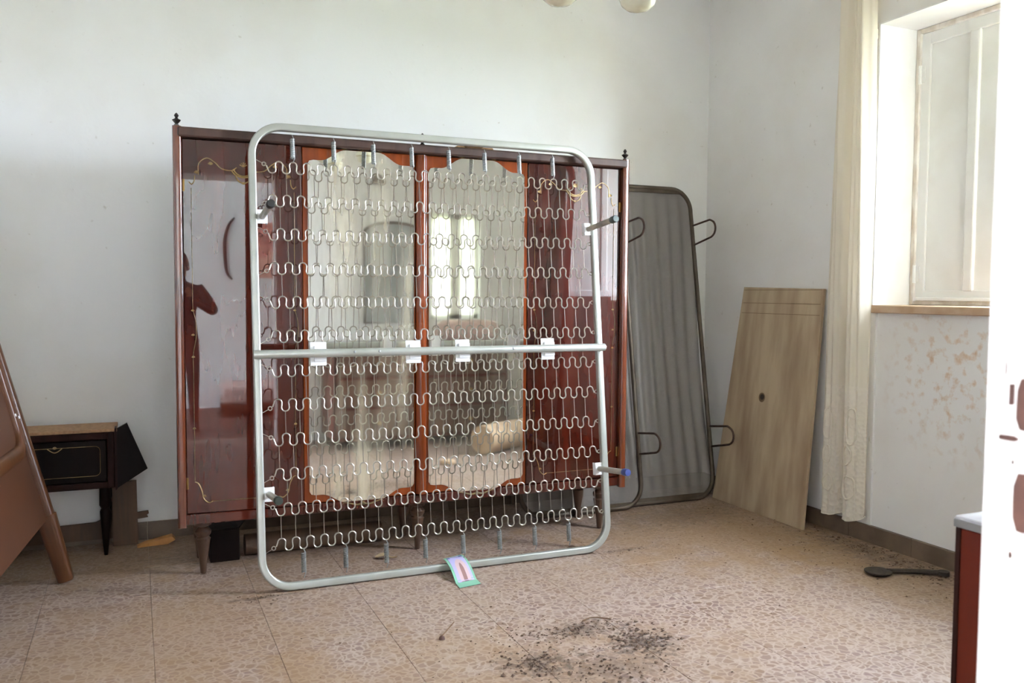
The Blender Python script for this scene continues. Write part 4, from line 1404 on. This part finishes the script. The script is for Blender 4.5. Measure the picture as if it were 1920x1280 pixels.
for cx_, cy_, sx_, sy_, n, r0, r1 in ((1.22, 2.63, .07, .05, 170, .002, .007), (1.50, 2.84, .10, .03, 150, .002, .006), (1.66, 2.66, .06, .06, 210, .002, .009),
                                      (1.42, 2.46, .12, .07, 110, .002, .007), (1.45, 2.68, .25, .18, 170, .0015, .005), (1.30, 2.86, .08, .05, 50, .002, .006),
                                      (3.30, 3.1, .05, .35, 260, .002, .008), (3.15, 3.2, .16, .5, 200, .0015, .006), (3.25, 2.72, .07, .2, 150, .002, .008),
                                      (0.48, 3.63, .05, .03, 40, .002, .006), (1.6, 3.2, 1.0, .45, 160, .0015, .004), (1.0, 3.1, .8, .5, 90, .001, .0035), (2.7, 3.7, .4, .4, 120, .0015, .005), (2.2, 3.65, .12, .04, 40, .002, .005)):
    for k in range(n):
        x, y = rnd.gauss(cx_, sx_), rnd.gauss(cy_, sy_)
        if x < XR - 0.02 and y < YB - 0.03:
            flake(x, y, rnd.uniform(r0, r1) * rnd.choice((0.8, 1, 1.1, 1.5)))
tag(flk.build('floor_dirt', 'dirt'), 'dark dirt and plaster crumbs scattered over the terrazzo floor', 'dirt', kind='stuff')

# ------------------------------------------------------------------ the hall behind: things seen only in the lacquer
tag(MB().box((0.62, HY0, 1.40), (0.98, HY0 + 0.004, 2.0)).build('wall_poster', 'poster'), 'faded pink poster on the hall wall, reflected in the left wardrobe door', 'poster')
sk = smooth_path([(0.50, HY0 + 0.012, 2.04), (0.44, HY0 + 0.012, 1.96), (0.40, HY0 + 0.012, 1.80), (0.40, HY0 + 0.012, 1.60), (0.42, HY0 + 0.012, 1.45), (0.47, HY0 + 0.012, 1.38)], 5)
tag(MB().tube(sk, 0.016, 8, radii=[0.5 + 0.6 * math.sin(PI * i / 25) for i in range(26)]).build('bent_stick', 'night_wood', None, True), 'dark bent stick hanging on the hall wall, reflected in the left wardrobe door', 'stick')
pb = thing('low_bed', 'low bed with pink blanket in the hall, reflected in the left wardrobe door', 'bed', (0.95, -1.5, 0))
MB().box((0.35, -1.85, 0.12), (1.55, -1.15, 0.30), bevel=0.04, seg=3).build('mattress', 'blanket', pb, True)
MB().box((0.33, -1.87, 0.06), (1.57, -1.13, 0.14), bevel=0.01).build('bed_rail', 'chest_dark', pb)
for xx in (0.37, 1.53):
    for y_ in (-1.83, -1.17):
        MB().box((xx - 0.025, y_ - 0.025, 0), (xx + 0.025, y_ + 0.025, 0.07)).build('leg', 'chest_dark', pb)

# the photographer: one continuous figure grown from a skeleton
per = thing('person', 'person in dark clothes taking the picture from the doorway, seen only as a reflection', 'person', (0.0, -0.36, 0))


def skin_fig(name, verts, edges_, radii, root, m, parent, sub=2):
    me = bpy.data.meshes.new(name)
    off = parent.location if parent else Vector((0, 0, 0))
    me.from_pydata([tuple(Vector(v) - off) for v in verts], edges_, [])
    me.materials.append(M[m])
    o = bpy.data.objects.new(name, me)
    C.objects.link(o)
    o.parent = parent
    md = o.modifiers.new('skin', 'SKIN')
    md.use_smooth_shade = True
    sd = o.modifiers.new('subdivision', 'SUBSURF')
    sd.levels = sd.render_levels = sub
    lay = me.skin_vertices[0].data if len(me.skin_vertices) else None
    for i, r in enumerate(radii):
        lay[i].radius = (r, r) if not isinstance(r, tuple) else r
        lay[i].use_root = (i == root)
    return o


PY = -0.36
V_, E_, R_ = [], [], []


def vadd(p, r, link=None):
    V_.append(p)
    R_.append(r)
    if link is not None:
        E_.append((link, len(V_) - 1))
    return len(V_) - 1


pel = vadd((0, PY, 0.86), (0.15, 0.11))
wst = vadd((0, PY, 1.02), (0.13, 0.095), pel)
chs = vadd((0, PY + 0.01, 1.20), (0.155, 0.11), wst)
nkb = vadd((0, PY + 0.02, 1.325), (0.075, 0.07), chs)
nk = vadd((0, PY + 0.035, 1.37), 0.05, nkb)
hd0 = vadd((0, PY + 0.05, 1.43), (0.068, 0.08), nk)
hd1 = vadd((0, PY + 0.05, 1.52), (0.078, 0.092), hd0)
hd2 = vadd((0, PY + 0.045, 1.58), (0.05, 0.06), hd1)
hands = []
for sg in (-1, 1):
    s1 = vadd((sg * 0.17, PY + 0.01, 1.27), 0.062, chs)
    el = vadd((sg * 0.30, PY + 0.10, 1.06), 0.046, s1)
    wr_ = vadd((sg * 0.115, PY + 0.245, 1.175), 0.03, el)
    hd = vadd((sg * 0.095, PY + 0.28, 1.205), (0.036, 0.022), wr_)
    hp = vadd((sg * 0.09, PY, 0.80), 0.085, pel)
    kn = vadd((sg * 0.105, PY + 0.03, 0.45), 0.058, hp)
    an = vadd((sg * 0.11, PY, 0.085), 0.04, kn)
    hl = vadd((sg * 0.115, PY + 0.03, 0.04), 0.036, an)
    vadd((sg * 0.135, PY + 0.16, 0.032), 0.03, hl)
body_o = skin_fig('body', V_, E_, R_, 0, 'black_cloth', per)
for sg in (-1, 1):
    V_, E_, R_ = [], [], []
    pm = vadd((sg * 0.098, PY + 0.275, 1.20), (0.026, 0.016))
    k0 = vadd((sg * 0.088, PY + 0.295, 1.225), (0.030, 0.015), pm)
    for i_, (dx_, ln) in enumerate(((-0.027, 0.85), (-0.009, 1.0), (0.009, 0.95), (0.027, 0.78))):
        a_ = vadd((sg * (0.088 + dx_ * 0.6), PY + 0.300 + 0.004 * i_, 1.243 + dx_ * 0.5), 0.0095, k0)
        b2 = vadd((sg * (0.078 + dx_ * 0.6), PY + 0.318, 1.262 + dx_ * 0.7 * ln), 0.0088, a_)
        vadd((sg * (0.058 + dx_ * 0.4), PY + 0.322, 1.268 + dx_ * 0.9 * ln), 0.0078, b2)
    th = vadd((sg * 0.078, PY + 0.268, 1.215), 0.011, pm)
    vadd((sg * 0.060, PY + 0.272, 1.235), 0.009, th)
    skin_fig('hand', V_, E_, R_, 0, 'skin', per, 1)
hr = MB()
hr.grid(lambda u, v: (0.088 * math.cos(2 * PI * u) * math.cos(v * 1.45), PY + 0.035 + 0.10 * math.sin(2 * PI * u) * math.cos(v * 1.45) - 0.01 * (1 - v), 1.475 + 0.145 * math.sin(v * 1.5) - 0.05 * (1 - v) * (1 - math.sin(2 * PI * u)) * 0.5), 24, 8)
hr.build('hair', 'hair', per, True)
fc = MB().grid(lambda u, v: (0.064 * math.sin((u - 0.5) * 2.6), PY + 0.055 + 0.088 * math.cos((u - 0.5) * 2.6) * math.sin(0.5 + 2.2 * v) ** 0.5 + (0.018 * math.exp(-((u - 0.5) / 0.07) ** 2) * math.exp(-((v - 0.42) / 0.14) ** 2)), 1.385 + 0.145 * v), 20, 16).build('face', 'skin', per, True)
for sg in (-1, 1):
    MB().lathe([(0.001, 0), (0.009, 0.001), (0.006, 0.004), (0.001, 0.005)], (sg * 0.028, PY + 0.138, 1.475), 8, axis=(0, 1, 0)).build('eye', 'hair', per, True)
    MB().lathe([(0.004, 0), (0.020, 0.003), (0.016, 0.010), (0.004, 0.012)], (sg * 0.074, PY + 0.05, 1.465), 10, axis=(sg, 0, 0)).build('ear', 'skin', per, True)
MB().box((-0.022, PY + 0.135, 1.418), (0.022, PY + 0.143, 1.426), bevel=0.002).build('mouth', 'chip', per)
pc = thing('photo_camera', 'black photo camera held in both hands in the doorway, seen only as a reflection', 'camera', (0.0, -0.07, 1.19))
MB().box((-0.065, -0.085, 1.195), (0.065, -0.035, 1.285), bevel=0.01, seg=2).box((-0.025, -0.08, 1.28), (0.025, -0.04, 1.305), bevel=0.006).build('housing', 'rubber_black', pc)
MB().lathe([(0.030, 0), (0.030, 0.03)], (0, -0.037, 1.24), 16, axis=(0, 1, 0)).build('lens', 'rubber_black', pc, True)

for o in bpy.data.objects:
    if '_local' in o:
        del o['_local']
